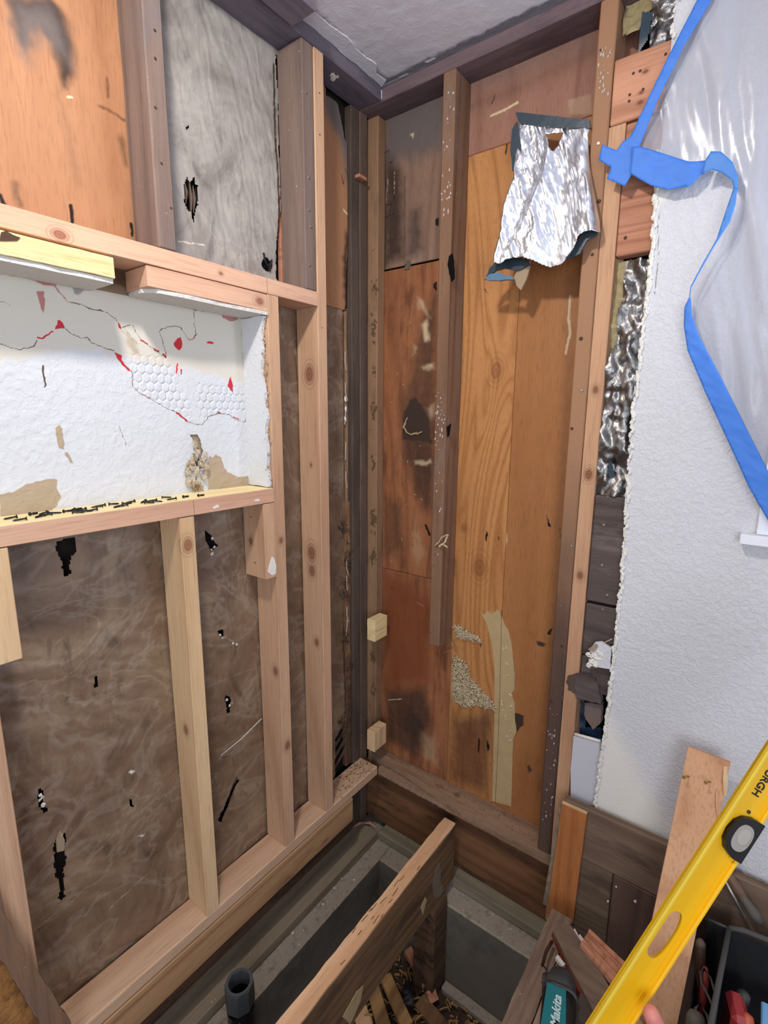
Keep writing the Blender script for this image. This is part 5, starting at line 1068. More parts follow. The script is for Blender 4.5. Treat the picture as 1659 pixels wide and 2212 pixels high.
# ---------------- plastic sheet, blue tape, window ----------------
shp = [(0.862,2.269),(0.87,2.193),(0.828,2.123),(0.789,2.039),(0.754,1.953),(0.8,1.912),(0.873,1.862),(0.901,1.877),(0.925,1.879),(0.954,1.842),(0.957,1.801),(0.931,1.716),(0.896,1.632),(0.894,1.593),(0.903,1.558),(0.961,1.439),(1.02,1.329),(1.089,1.197),(1.22,0.974),(1.158,2.337)]
o = cut_sheet('plastic_sheet', 'y', -.0165, [(min(max(p[0], .75), 1.66), min(p[1], 2.334)) for p in shp], .007, M['sheet'], thick=0,
   disp=lambda U, W: .012*vnoise(U*1.6+W*.25, W*.25, 22, 101)+.006*vnoise(U*2+W*.5, W*.25, 40, 102)+.0006*vnoise(U, W, 60, 103))
tag(o, 'translucent plastic dust sheet hanging over the window at the right', 'plastic sheet')
def tape(name, poly, y, mat, parent, seed, amp=.003, thick=.0006):
    return cut_sheet(name, 'y', y, poly, .005, mat, parent=parent, thick=thick,
        disp=lambda U, W: amp*vnoise(U, W, 30, seed)+amp*.6*vnoise(U+W, W, 70, seed+1))
t1 = tape('painters_tape', [(0.848,2.196),(0.853,2.219),(0.878,2.208),(0.874,2.186),(0.83,2.117),(0.792,2.034),(0.764,1.956),(0.761,1.924),(0.751,1.895),(0.738,1.874),(0.697,1.9),(0.704,1.923),(0.675,1.945),(0.68,1.977),(0.713,1.956),(0.726,1.971),(0.741,1.977),(0.81,2.124)], -.0385, M['blue'], None, 111)
tag(t1, 'blue masking tape running down the slanting edge of the plastic sheet', 'tape')
t2 = empty('painters_tape', (.95, -.05, 1.6), 'long loose blue tape strip curling from the tape cross down to the window', 'tape')
tape('stuck_end', [(0.747,1.951),(0.762,1.949),(0.824,1.914),(0.868,1.889),(0.9,1.884),(0.893,1.859),(0.873,1.841),(0.831,1.843),(0.795,1.86),(0.749,1.895)], -.0435, M['blue'], t2, 115, .004)
tape('curl', [(0.898,1.88),(0.906,1.894),(0.924,1.888),(0.947,1.862),(0.959,1.834),(0.962,1.804),(0.956,1.808),(0.949,1.829),(0.929,1.848),(0.91,1.858),(0.893,1.853)], -.0585, M['bluedark'], t2, 118, .003)
tape('twist', [(0.954,1.814),(0.961,1.812),(0.961,1.78),(0.955,1.748),(0.93,1.702),(0.899,1.63),(0.898,1.606),(0.896,1.612),(0.897,1.633),(0.916,1.679),(0.935,1.721),(0.943,1.762)], -.058, M['bluedark'], t2, 121, .003)
tape('tail', [(0.896,1.614),(0.888,1.592),(0.891,1.552),(0.904,1.498),(0.947,1.407),(0.999,1.305),(1.05,1.203),(1.091,1.137),(1.131,1.073),(1.139,1.135),(1.079,1.24),(1.02,1.35),(0.97,1.444),(0.923,1.527),(0.904,1.575),(0.9,1.604)], -.0485, M['blue'], t2, 124, .003)
wn = empty('window_1', (1.2, -.02, 1.08)); struct(wn)
box('window_stool', 1.047, 1.6, -.045, -.014, 1.074, 1.096, M['white'], wn)
box('window_frame', 1.075, 1.11, -.026, -.014, 1.0965, 2.05, M['white'], wn)
box('window_frame', 1.075, 1.6, -.026, -.014, 2.051, 2.09, M['white'], wn)

box('window_frame', 1.56, 1.60, -.026, -.014, 1.0965, 2.05, M['white'], wn)
_p = NT('daylit_pane'); _p.fin(s2l((214, 224, 236)), .2); _p.b.inputs['Emission Color'].default_value = (.74, .84, 1, 1); _p.b.inputs['Emission Strength'].default_value = 1.1
box('window_pane', 1.11, 1.56, -.018, -.0145, 1.0965, 2.05, _p.m, wn, bev=0)

# ---------------- below the plates: rim, sills, foundation, joists ----------------
o = box('rim_board', -.10, .735, .048, .0905, -.298, -.0385, M['rim'], wob=.001, seg=.05)
tag(o, 'old brown rim board under the end wall plate', 'rim board')
o = box('rim_board', -.112, -.088, -1.6, -.05, -.298, -.0385, M['rim_y'], wob=.001, seg=.05)
tag(o, 'dark old rim board under the left wall plate', 'rim board')
o = box('sill_plate', -.113, .0, -1.6, .002, -.338, -.300, M['sillp'], wob=.002, seg=.06, bev=.004)
tag(o, 'grey old sill plate lying on the concrete below the left wall', 'sill plate')
o = box('sill_plate', .0015, .735, .002, .0905, -.338, -.300, M['sillpx'], wob=.002, seg=.06, bev=.004)
tag(o, 'grey old sill plate lying on the concrete below the end wall', 'sill plate')
def fd2(U, W): return .002*vnoise(U, W, 20, 131)+.001*vnoise(U, W, 90, 132)
fw = struct(box('foundation_wall', -.15, .060, -1.6, .12, -.80, -.3395, M['concrete'], bev=.004, wob=.0015, seg=.03, freq=30))
fw2 = struct(box('foundation_wall', .0605, 3.0, -.068, .12, -.80, -.3395, M['concrete'], bev=.004, wob=.0015, seg=.03, freq=30))
grid('concrete_face', 'x', .0615, -1.6, -.069, -.79, -.345, .012, M['concdark'], disp=fd2, parent=fw)
grid('concrete_face', 'y', -.0695, .0625, 2.9, -.79, -.346, .015, M['concdark'], disp=fd2, parent=fw2)
for i, (a, b) in enumerate([(-0.031,-0.097),(-0.017,-0.19),(0.04,-0.207),(-0,-0.214),(-0.036,-0.288),(-0.007,-0.397),(-0.004,-0.465)]):
    pass
def gdisp(U, W): return .03*vnoise(U, W, 8, 141)+.012*vnoise(U, W, 40, 142)
struct(grid('floor', 'z', -.70, -.1, 1.6, -1.8, .0, .02, M['dirt'], disp=gdisp))
foot = box('footing_ledge', .37, 1.2, -.105, -.0705, -.70, -.655, M['concrete'], bev=.004, wob=.003, seg=.03); tag(foot, 'rough concrete ledge at the foot of the foundation on the right', 'footing')
# dust and plaster bits on the concrete top
sp = []
for i in range(26):
    if random.random() < .5: x, y = random.uniform(.005, .055), random.uniform(-.9, -.1)
    else: x, y = random.uniform(.35, .7), random.uniform(-.06, -.005)
    sp.append(blobshape((x, y, -.338), random.uniform(.0007, .002), (1, 1, .6), i, .6))
for q in [(0.005,-0.265),(-0.002,-0.221),(-0.005,-0.366),(0.016,-0.335),(0.005,-0.469),(-0.043,-0.088),(0.041,-0.196)]: sp.append(blobshape((q[0], q[1], -.337), .003, (1, 1.5, .5), 3, .6))
tag(joined('plaster_crumbs', sp, M['whitebit'], kind='stuff'), 'white plaster crumbs scattered on the concrete tops', 'debris')
# loose splinter over the sill corner
q = [(-0.093,-0.052),(-0.074,-0.022),(-0.041,0.003),(-0.012,0.007)]
tag(joined('wood_splinter', [tubeshape([(q[0][0], q[0][1], -.296), (q[1][0], q[1][1], -.285), (q[2][0], q[2][1], -.285), (q[3][0], q[3][1], -.294)], [.002, .006, .006, .002], 6)], M['redboard']), 'curved reddish wood splinter over the corner of the grey sills', 'splinter')

jm = [M['joist'], M['joist_top']]
def joist(name, x0, x1, y0, y1, z0, z1, label, tm, sm):
    o = box(name, x0, x1, y0, y1, z0, z1-.004, sm, wob=.0015, seg=.05, bev=.003)
    tag(o, label, 'joist')
    xs = []
    P = [(x0+.001, y0), (x1-.001, y0)]; n = 40
    right = [(x1-.001+random.uniform(-.0015, .001), y0+(y1-y0)*i/n) for i in range(n+1)]
    left = [(x0+.001+random.uniform(-.001, .0025), y0+(y1-y0)*i/n) for i in range(n+1)]
    prism('sawn_top_edge', right+left[::-1], 'z', z1, z1-.006, tm, o)
    return o
jo = joist('floor_joist', .3015, .3485, -1.55, -.001, -.297, -.067, 'middle floor joist with a fresh pale top edge, crossing the open pit', M['joist_top'], M['joist'])
wr_ = []
for i in range(16):
    y = random.gauss(-.40, .10); x = random.uniform(.306, .344); L = random.uniform(.01, .035)
    wr_.append(tubeshape([(x, y, -.0668), (x+random.uniform(-.003, .003), y-L, -.0664)], .0011, 4))
joined('splintered_grain', wr_, M['rim'], jo, kind='stuff')
prism('white_stain', [(-0.137,-0.15),(-0.114,-0.136),(-0.099,-0.191),(-0.103,-0.225),(-0.075,-0.274),(-0.1,-0.285),(-0.138,-0.261),(-0.153,-0.201)], 'x', .3508, .3495, plain('pale_mould', (132, 118, 96), .9, var=.4, vscale=40, bump=.3), jo, rag=.001, sub=.008)
prism('white_stain', [(-0.226,-0.218),(-0.199,-0.203),(-0.189,-0.224),(-0.213,-0.257)], 'x', .3508, .3495, M['glue'], jo, rag=.001, sub=.008)
prism('white_stain', [(-0.606,-0.218),(-0.548,-0.198),(-0.52,-0.21),(-0.532,-0.247),(-0.552,-0.264),(-0.578,-0.278)], 'x', .3508, .3495, M['glue'], jo, rag=.001, sub=.008)
o = box('support_post', .283, .366, -.160, -.0715, -.70, -.298, M['rim_y'], wob=.002, seg=.05, bev=.003)
tag(o, 'dark support post under the end of the middle joist', 'post')
o = joist('floor_joist', .730, .789, -1.55, -.12, -.285, -.052, 'right floor joist beside the floorboards at the edge of the pit', M['floorb'], M['rim_y'])
o = box('floor_board', .791, .872, -1.55, -.215, -.0725, -.050, wood('pale_floor_board', (176, 154, 134), (130, 108, 92), 'y', ring=20, contrast=.5, wear=(146, 124, 106), wear_amt=.35, bump=.5), wob=.0015, seg=.05)
tag(o, 'pale dusty floorboard beside the right joist, under the power tool', 'floorboard')
o = box('floor_board', .876, 1.6, -1.5, -.24, -.0725, -.051, M['old_black'], wob=.001, seg=.05)
tag(o, 'dark floor area under the wood strips and tool bag', 'floorboard')

# drain pipe
pc = (.079, -.731)
pr = empty('drain_pipe', (pc[0], pc[1], -.70), 'black plastic drain pipe with a grey collar standing in the pit', 'pipe')
def ring(name, r, ri, z0, z1, mat, seg=28, hexa=False):
    V = []; F = []
    for k in range(seg):
        a = 2*math.pi*k/seg
        for (rr, z) in ((r, z0), (r, z1), (ri, z1), (ri, z0)): V.append((pc[0]+math.cos(a)*rr, pc[1]+math.sin(a)*rr, z))
    for k in range(seg):
        n = (k+1) % seg
        for j in range(4): F.append([k*4+j, n*4+j, n*4+(j+1) % 4, k*4+(j+1) % 4])
    return put(name, V, F, mat, pr, smooth=False)
ring('pipe_body', .033, .027, -.70, -.235, M['abs'])
ring('coupling', .040, .030, -.262, -.196, M['couple'], 8)
ring('coupling_lip', .037, .029, -.197, -.192, M['couple'])
ring('lower_sleeve', .037, .030, -.42, -.275, M['abs'])
dp = joined('white_drip', [tubeshape([(pc[0]+.030, pc[1]-.026, -.28), (pc[0]+.03, pc[1]-.0275, -.33), (pc[0]+.03, pc[1]-.0275, -.36)], .002, 5)], M['couple'], pr)

# wood scraps and rubbish in the pit
def scrap(name, a, b, w, th, z0, z1, mat, label, cat='wood scrap', tilt=0):
    A = Vector((a[0], a[1], z0)); Bv = Vector((b[0], b[1], z1)); d = (Bv-A); L = d.length; d.normalize()
    s = d.cross(Vector((0, 0, 1))).normalized(); u = s.cross(d)
    if tilt: s, u = s*math.cos(tilt)+u*math.sin(tilt), u*math.cos(tilt)-s*math.sin(tilt)
    bm = bmesh.new(); boxbm(bm, 0, L, -w/2, w/2, -th/2, th/2, .0012, .0008, .03)
    for v in bm.verts: v.co = A + d*v.co.x + s*v.co.y + u*v.co.z
    o = putbm(name, bm, mat); return tag(o, label, cat)
zz = -.62
q = [(0.225,-0.109),(0.336,-0.149),(0.349,-0.152),(0.376,-0.165),(0.214,-0.232),(0.357,-0.301)]
scrap('wood_scrap', q[0], q[1], .030, .022, -.600, -.628, M['redboard'], 'reddish stick leaning across the rubbish in the pit')
scrap('wood_scrap', q[2], q[3], .034, .024, -.632, -.650, M['redboard'], 'short reddish block at the end of the reddish stick in the pit')
scrap('wood_scrap', q[4], q[5], .040, .018, -.60, -.61, M['scrap'], 'pale yellow plank lying beside the black rubber piece in the pit')
q = [(0.189,-0.271),(0.289,-0.336),(0.162,-0.327),(0.274,-0.392),(0.264,-0.25),(0.356,-0.313),(0.213,-0.34),(0.316,-0.296),(0.334,-0.196),(0.482,-0.218)]
scrap('wood_scrap', q[0], q[1], .045, .012, -.63, -.635, M['scrap'], 'broad light offcut in the pit nearest the middle joist')
scrap('wood_scrap', q[2], q[3], .05, .012, -.645, -.645, M['joist_top'], 'lighter offcut partly under the broad light one in the pit')
scrap('wood_scrap', q[8], q[9], .05, .02, -.645, -.66, M['joist'], 'dark brown board lying along the concrete face in the pit')
bl = [(0.306,-0.227)][0]
o = joined('rubber_lump', [blobshape((bl[0]+.01*i, bl[1]-.008*i, -.598), .018, (1, .8, .6), i+3, .8) for i in range(3)], plain('black_rubber_scrap', (48, 50, 54), .6, bump=.3), smooth=True)
tag(o, 'black crumpled rubber piece lying on the scraps in the pit', 'rubber')
sh = []
for i in range(520):
    x = random.uniform(.10, .60); y = random.uniform(-.55, -.12); a = random.uniform(0, 6.28); L = random.uniform(.006, .035); z = -.668+random.uniform(0, .03)
    sh.append(tubeshape([(x, y, z), (x+math.cos(a)*L*.5, y+math.sin(a)*L*.5, z+.003), (x+math.cos(a)*L, y+math.sin(a)*L, z)], random.uniform(.001, .0035), 4))
tag(joined('wood_shavings', sh, M['scrap'], kind='stuff'), 'wood shavings and splinters covering the floor of the pit', 'shavings')

# ---------------- leaning plank at the bottom left ----------------
q = [(-1.212,0.517),(-1.193,0.432),(-1.158,0.263),(-1.106,0.046),(-1.087,-0.042),(-1.14,0.025),(-1.159,0.109),(-1.205,0.325),(-1.224,0.406)]
o = prism('leaning_plank', q, 'x', .018, .002, wood('grubby_plank_edge', (134, 102, 78), (90, 66, 54), 'z', ring=20, contrast=.4, wear=(110, 90, 78), wear_amt=.5, fleck=(190, 176, 160), bump=.8, bscale=2), rag=.0015, sub=.02)
tag(o, 'grubby brown plank edge slanting across the bottom left of the photo', 'plank')
q = [(-1.225,0.404),(-1.205,0.323),(-1.161,0.111),(-1.148,0.034),(-1.213,0.116),(-1.243,0.244)]
o = prism('fibrous_board', q, 'x', .0015, -.012, plain('orange_fibre_board', (186, 128, 66), .9, var=.5, vscale=90, bump=1.0, bdist=.004, dirt=(120, 78, 38), dirt_lo=.45, dirt_hi=.6), rag=.002, sub=.02)
tag(o, 'orange-brown fibrous board at the very bottom left, under the slanting plank', 'fibre board')

# ---------------- boards standing against the right wall ----------------
bw = empty('old_board_panel', (.87, -.045, -.30), 'panel of old grey-brown boards standing against the wall behind the tools', 'board panel')
box('plank', .722, 1.30, -.050, -.027, .093, .258, M['greyplank'], bw, wob=.0012, seg=.06, bev=.003)
box('plank', .722, .868, -.049, -.028, -.295, .0915, wood('olive_grey_plank', (118, 98, 78), (78, 62, 50), 'x', ring=20, contrast=.5, wear=(70, 56, 46), wear_amt=.35, bump=.5), bw, wob=.0012, seg=.06, bev=.003)
box('plank', .8695, 1.30, -.050, -.028, -.295, .0915, wood('dark_upright_plank', (102, 78, 66), (62, 46, 40), 'z', ring=20, contrast=.5, wear=(60, 46, 40), wear_amt=.35, bump=.5), bw, wob=.0012, seg=.06, bev=.003)
bits('plaster_crumbs', [(.88, .06), (.93, .045), (.863, .0)], M['whitebit'], bw, .004, 'y', -.051)
o = prism('plywood_strip', [(0.719,0.251),(0.788,0.251),(0.777,-0.133),(0.7,-0.148)], 'y', -.059, -.0505, M['orange_plank'], rag=.0005, sub=.05)
tag(o, 'orange-brown plywood strip standing upright against the old board panel', 'plywood strip')
ed = [(0.719,0.251),(0.788,0.251)]
prism('cut_top_edge', [(ed[0][0], ed[0][1]-.003), (ed[1][0], ed[1][1]-.003), (ed[1][0], ed[1][1]+.0005), (ed[0][0], ed[0][1]+.0005)], 'y', -.0594, -.0505, M['new'], o)
o = prism('thin_grey_board', [(0.709,0.223),(0.719,0.244),(0.71,-0.129),(0.684,-0.135)], 'y', -.0495, -.040, M['sillp'], rag=.0005, sub=.04)
tag(o, 'thin grey board edge just left of the orange-brown plywood strip', 'board')

# leaning light board with two screws
_b = [(0.975,-0.284)][0]
TL, TR, BL = Vector((1.004, -.062, .562)), Vector((1.088, -.062, .559)), Vector((_b[0], _b[1], -.045))
ux = (TR-TL).normalized(); uz = (TL-BL).normalized(); uy = ux.cross(uz).normalized()   # uy points away from the wall or into it
if uy.y > 0: uy = -uy
H = (TL-BL).length
bm = bmesh.new(); boxbm(bm, 0, .086, -.019, 0, 0, H, .001)
for v in bm.verts: v.co = BL + ux*v.co.x + uy*(v.co.y+.019) + uz*v.co.z
lb = putbm('leaning_board', bm, wood('leaning_board_grain', (212, 164, 126), (168, 118, 84), 'z', ring=9, contrast=.6, distort=2.5, bump=.25, knots=[(.028, -.125+.10, .60-.05, .010)], rand=False))
tag(lb, 'light pink-brown board leaning on the wall behind the yellow level, two screws in it', 'board')
def onlb(s, t, d=.0): return BL + ux*s + uz*t + uy*(.019+d)
for (s, t) in ((.0155, H-.065), (.058, H-.058)):
    a = onlb(s, t, 0); b = a + uy*.026 - ux*.010
    sc = tube('wood_screw', [tuple(a-uy*.004), tuple(b)], .0017, M['brass'], lb, seg=8)
    bm = bmesh.new(); bmesh.ops.create_cone(bm, cap_ends=True, segments=12, radius1=.002, radius2=.0042, depth=.003, matrix=Matrix.Translation(b) @ (b-a).to_track_quat('Z', 'Y').to_matrix().to_4x4())
    putbm('screw_head', bm, M['brass'], lb)
s1 = onlb(.078, H-.012); s2 = onlb(.088, H-.075, .004)
joined('torn_splinter', [tubeshape([tuple(s1), tuple((s1+s2)/2+uy*.004), tuple(s2)], [.004, .006, .003], 6)], M['new'], lb)
s1 = onlb(.072, H-.07); s2 = onlb(.086, H-.135, .003)
joined('torn_splinter', [tubeshape([tuple(s1), tuple((s1+s2)/2), tuple(s2)], [.004, .006, .002], 6)], M['lean'], lb)

# plank with red edge, grooved strips, chalk, power tool
o = prism('dirty_plank', [(0.766,-0.22),(0.78,-0.18),(0.8,-0.177),(0.914,-0.267),(1.022,-0.372),(0.98,-0.433),(0.886,-0.332),(0.834,-0.288)], 'z', -.010, -.022, M['greyplank'], rag=.001, sub=.02)
tag(o, 'short dirty grey-pink plank lying above the power tool, red stripe below it', 'plank')
q = [(0.763,-0.218),(0.833,-0.281),(0.927,-0.365)]
box_ = prism('red_strip', [(0.761,-0.216),(0.769,-0.213),(0.839,-0.279),(0.927,-0.365),(0.921,-0.374),(0.832,-0.287)], 'z', -.0225, -.034, M['redpaint'])
tag(box_, 'narrow red painted strip under the edge of the dirty plank', 'strip')
q0 = [(0.836,-0.221),(0.844,-0.164),(1.025,-0.311),(1.066,-0.241)]
gs = empty('grooved_strip_bundle', (q0[0][0], q0[0][1], -.01), 'bundle of reddish grooved wood strips passing under the yellow level', 'wood strips')
for i in range(5):
    f0, f1 = i/5+.012, (i+1)/5-.012
    L_ = lambda f: (q0[0][0]*(1-f)+q0[1][0]*f, q0[0][1]*(1-f)+q0[1][1]*f)
    R_ = lambda f: (q0[2][0]*(1-f)+q0[3][0]*f, q0[2][1]*(1-f)+q0[3][1]*f)
    prism('strip', [L_(f0), R_(f0), R_(f1), L_(f1)], 'z', .001-.003*(i % 2), -.016, M['copper'], gs, rag=.0004, sub=.05)
box('packing_block', q0[0][0]+.03, q0[0][0]+.10, q0[0][1]-.16, q0[0][1]-.10, -.050, -.017, M['old_black'], gs)
for (pxs, lab) in (([(0.79,-0.273),(0.792,-0.262),(0.816,-0.273),(0.812,-0.284)], 'white chalk-like plaster stick beside the power tool blade'), ([(0.804,-0.173),(0.807,-0.165),(0.82,-0.178),(0.818,-0.186)], 'small white plaster piece by the top end of the dirty plank'), ([(0.819,-0.182),(0.823,-0.173),(0.837,-0.181),(0.833,-0.193)], 'larger white plaster piece beside the grooved strips')):
    tag(prism('plaster_piece', pxs, 'z', -.024, -.034, M['whitebit'], rag=.0006, sub=.01), lab, 'plaster')
tl = empty('power_tool', (.83, -.38, -.05), 'teal and black corded power tool lying on the pale floorboard', 'power tool')
hx = [(0.808,-0.349)][0]
TA = Vector(([(0.828,-0.353)][0][0], [(0.828,-0.353)][0][1], .0)); TB = Vector(([(0.865,-0.518)][0][0], [(0.865,-0.518)][0][1], -.0))
dd = (TB-TA).normalized(); ss = dd.cross(Vector((0, 0, 1))).normalized(); uu = ss.cross(dd)
def toolshape(name, prof, mat, seg=16, sq=1.0):
    V = []; F = []
    for (t, r, rz, off) in prof:
        for k in range(seg):
            a = 2*math.pi*k/seg; c, s_ = math.cos(a), math.sin(a)
            c = math.copysign(abs(c)**sq, c); s_ = math.copysign(abs(s_)**sq, s_)
            p = TA + dd*t + ss*(c*r+off) + uu*(s_*rz); V.append(tuple(p))
    n = len(prof)
    for i in range(n-1):
        for k in range(seg): F.append([i*seg+k, i*seg+(k+1) % seg, (i+1)*seg+(k+1) % seg, (i+1)*seg+k])
    F.append(list(range(seg))[::-1]); F.append([(n-1)*seg+k for k in range(seg)])
    return put(name, V, F, mat, tl, smooth=True)
toolshape('gear_head', [(-.035, .012, .012, 0), (-.030, .026, .024, 0), (-.012, .034, .032, 0), (.01, .036, .034, 0), (.018, .034, .032, 0)], M['rubber'])
toolshape('tool_body', [(.018, .036, .034, 0), (.05, .038, .036, 0), (.12, .036, .034, 0), (.20, .034, .034, 0)], M['blackplastic'], sq=.7)
toolshape('body_ridge', [(.020, .040, .036, 0), (.024, .041, .037, 0), (.028, .040, .036, 0)], M['rubber'], sq=.7)
lbq = []
for (t, s_) in ((.030, -.012), (.030, .030), (.16, .034), (.16, -.022)): lbq.append(tuple(TA+dd*t+ss*s_+uu*.0362))
lbq2 = [tuple(Vector(p)-uu*.004) for p in lbq]
put('teal_label', lbq+lbq2, [[0, 1, 2, 3], [7, 6, 5, 4], [0, 4, 5, 1], [1, 5, 6, 2], [2, 6, 7, 3], [3, 7, 4, 0]], M['tealplastic'], tl)
def textmesh(name, body, size, origin, right, up, mat, parent, shear=0.0, ext=.0004):
    cu = bpy.data.curves.new(name, 'FONT'); cu.body = body; cu.size = size; cu.extrude = ext; cu.shear = shear; cu.offset = size*.022
    cu.align_x = 'CENTER'; cu.align_y = 'CENTER'
    to = bpy.data.objects.new('tmp', cu); COL.objects.link(to)
    dg = bpy.context.evaluated_depsgraph_get(); me = bpy.data.meshes.new_from_object(to.evaluated_get(dg))
    bpy.data.objects.remove(to)
    r = Vector(right).normalized(); u = Vector(up).normalized(); n = r.cross(u)
    V = [tuple(Vector(origin)+r*v.co.x+u*v.co.y+n*v.co.z) for v in me.vertices]; F = [list(p.vertices) for p in me.polygons]
    return put(name, V, F, mat, parent)
textmesh('lettering', 'Makita', .026, TA+dd*.085+ss*.004+uu*.0368, -dd, uu.cross(-dd), M['textonw'], tl, shear=.3)
q = [(0.77,-0.241),(0.769,-0.286),(0.775,-0.331),(0.788,-0.341)]
cord = [(a, b, -.02+.01*i) for i, (a, b) in enumerate(q)]
tube('saw_blade', cord, .004, M['rust'], tl, seg=6)
q = [(0.793,-0.344)][0]
joined('blade_clamp', [blobshape((q[0]+.003*i, q[1]-.01*i, -.012), .012, (1, 1, .9), i, .4) for i in range(3)], M['rubber'], tl)

# ---------------- yellow spirit level, held by a hand ----------------
A0 = Vector((.96, -.725, .45)); LV = Vector((.165, .222, .412)).normalized()
WV = Vector((.043, .0257, -.031)); WV = (WV-LV*WV.dot(LV)).normalized(); NV = LV.cross(WV).normalized()
if NV.dot(Vector(CAM_LOC)-A0) < 0: NV = -NV
lvl = empty('spirit_level', tuple(A0-LV*.16), 'yellow metal spirit level held slanting in front of the board', 'spirit level')
def LP(s, t, n): return A0+LV*s+WV*t+NV*n
S0, S1, W_ = -.15, .66, .0595
def lbox(name, s0, s1, t0, t1, n0, n1, mat, bev=.001):
    bm = bmesh.new(); boxbm(bm, s0, s1, t0, t1, n0, n1, bev)
    for v in bm.verts: v.co = LP(*v.co)
    o = putbm(name, bm, mat, lvl)
    return o
def lplate(name, outline, holes, n0, n1, mat):
    """plate in the level's own plane with rounded holes, filled with triangles"""
    bm = bmesh.new(); loops = []
    for L in [outline]+holes:
        vs = [bm.verts.new((p[0], p[1], n1)) for p in L]; loops.append(vs)
        for i in range(len(vs)): bm.edges.new((vs[i], vs[(i+1) % len(vs)]))
    bmesh.ops.triangle_fill(bm, edges=bm.edges[:], use_beauty=True)
    r = bmesh.ops.extrude_face_region(bm, geom=bm.faces[:])
    for v in [g for g in r['geom'] if isinstance(g, bmesh.types.BMVert)]: v.co.z = n0
    bmesh.ops.recalc_face_normals(bm, faces=bm.faces[:])
    for v in bm.verts: v.co = LP(*v.co)
    return putbm(name, bm, mat, lvl)
def oval(cs, ct, ls, lt, n=36): return [(cs+ls*math.copysign(abs(math.cos(2*math.pi*k/n))**.85, math.cos(2*math.pi*k/n)), ct+lt*math.copysign(abs(math.sin(2*math.pi*k/n))**.85, math.sin(2*math.pi*k/n))) for k in range(n)]
lplate('web', [(S0, .004), (S1, .004), (S1, W_-.004), (S0, W_-.004)], [oval(.1715, .0285, .041, .0145)], -.012, -.007, M['yellow'])
lbox('edge_rail', S0, S1, .004, .0105, -.014, .0, M['yellow2'], .002)
lbox('edge_rail', S0, S1, W_-.006, W_, -.014, .0, M['yellow'], .002)
def lprism(name, pts, n0, n1, mat):
    bm = bmesh.new(); v = [bm.verts.new((a, b, n0)) for a, b in pts]; f = bm.faces.new(v)
    r = bmesh.ops.extrude_face_region(bm, geom=[f])
    for g in [g for g in r['geom'] if isinstance(g, bmesh.types.BMVert)]: g.co.z = n1
    bmesh.ops.recalc_face_normals(bm, faces=bm.faces[:])
    for a in bm.verts: a.co = LP(*a.co)
    return putbm(name, bm, mat, lvl)
lprism('web_step', [(S0, .0105), (S1, .0105), (S1, .016), (S0, .016)], -.0075, -.0050, M['yellow'])
lprism('web_step', [(S0, W_-.013), (S1, W_-.013), (S1, W_-.006), (S0, W_-.006)], -.0075, -.0058, M['yellow'])
vs_ = .3605
vh = [(vs_-.034, .0605), (vs_-.034, .043), (vs_-.028, .029), (vs_-.016, .020), (vs_+.0, .0175), (vs_+.016, .020), (vs_+.027, .028), (vs_+.033, .042), (vs_+.034, .0605)]
vhh = lprism('vial_housing', vh, -.010, .0015, M['blackplastic'])
o = lprism('vial_window', oval(vs_, .0405, .0215, .014, 28), .0012, .0025, M['vial'])
o = lprism('vial_tube', oval(vs_+.003, .0405, .0125, .009, 20), .0024, .0034, plain('clear_vial', (176, 170, 160), .15, var=.1, bump=0))
textmesh('lettering', 'PITTSBURGH', .0165, LP(.471, .0285, -.0066), -LV, WV, M['texton'], lvl)
textmesh('registered_mark', '®', .0075, LP(.398, .0345, -.0066), -LV, WV, M['texton'], lvl)

# ---------------- hand holding the level ----------------
hand = empty('person', (1.18, -.55, .10), 'bare hand at the bottom edge, thumb resting on the yellow level', 'person')
def skinmesh(name, chains, levels=2):
    bm = bmesh.new(); vmap = {}; rad = []
    me = bpy.data.meshes.new(name); verts = []; edges = []
    for ch in chains:
        prev = None
        for (key, p, r) in ch:
            if key in vmap: i = vmap[key]
            else:
                i = len(verts); verts.append(Vector(p)-hand.location); rad.append(r); vmap[key] = i
            if prev is not None: edges.append((prev, i))
            prev = i
    bm.free(); me.from_pydata([tuple(v) for v in verts], edges, [])
    o = bpy.data.objects.new(name, me); COL.objects.link(o); o.parent = hand
    md = o.modifiers.new('skin', 'SKIN'); md.use_smooth_shade = True
    for i, r in enumerate(rad): me.skin_vertices[0].data[i].radius = (r, r)
    me.skin_vertices[0].data[0].use_root = True
    s = o.modifiers.new('sub', 'SUBSURF'); s.levels = levels; s.render_levels = levels
    me.materials.append(M['skin']); return o
F = [[(1.1029,-.61,.2685),(1.0632,-.6216,.2912),(1.0284,-.6523,.3257),(1.0088,-.6813,.3461)],
     [(1.1176,-.6048,.244),(1.0781,-.6163,.2665),(1.0431,-.6471,.3012),(1.0244,-.6753,.3221)],
     [(1.1323,-.5995,.2196),(1.093,-.611,.2417),(1.0578,-.6419,.2768),(1.04,-.6693,.2981)],
     [(1.147,-.5943,.1951),(1.1079,-.6058,.217),(1.0725,-.6366,.2523),(1.0555,-.6633,.2742)]]
ch = [[('wrist', (1.19,-.60,.12), .026), ('elbow1', (1.26,-.70,.04), .033), ('elbow', (1.34,-.82,-.03), .038)]]
for k, f in enumerate(F):
    ch.append([('wrist', (0,0,0), 0), ('m%d' % k, tuple(Vector((1.19,-.60,.12)).lerp(Vector(f[0]), .5)), .017), ('k%d' % k, f[0], .011), ('p%d' % k, f[1], .0095), ('d%d' % k, f[2], .0085), ('t%d' % k, f[3], .007)])
TH = [(1.124,-.600,.230), (1.0985,-.640,.320), (1.0640,-.6760,.405), (1.0440,-.6880,.470), (1.0290,-.6930,.506)]
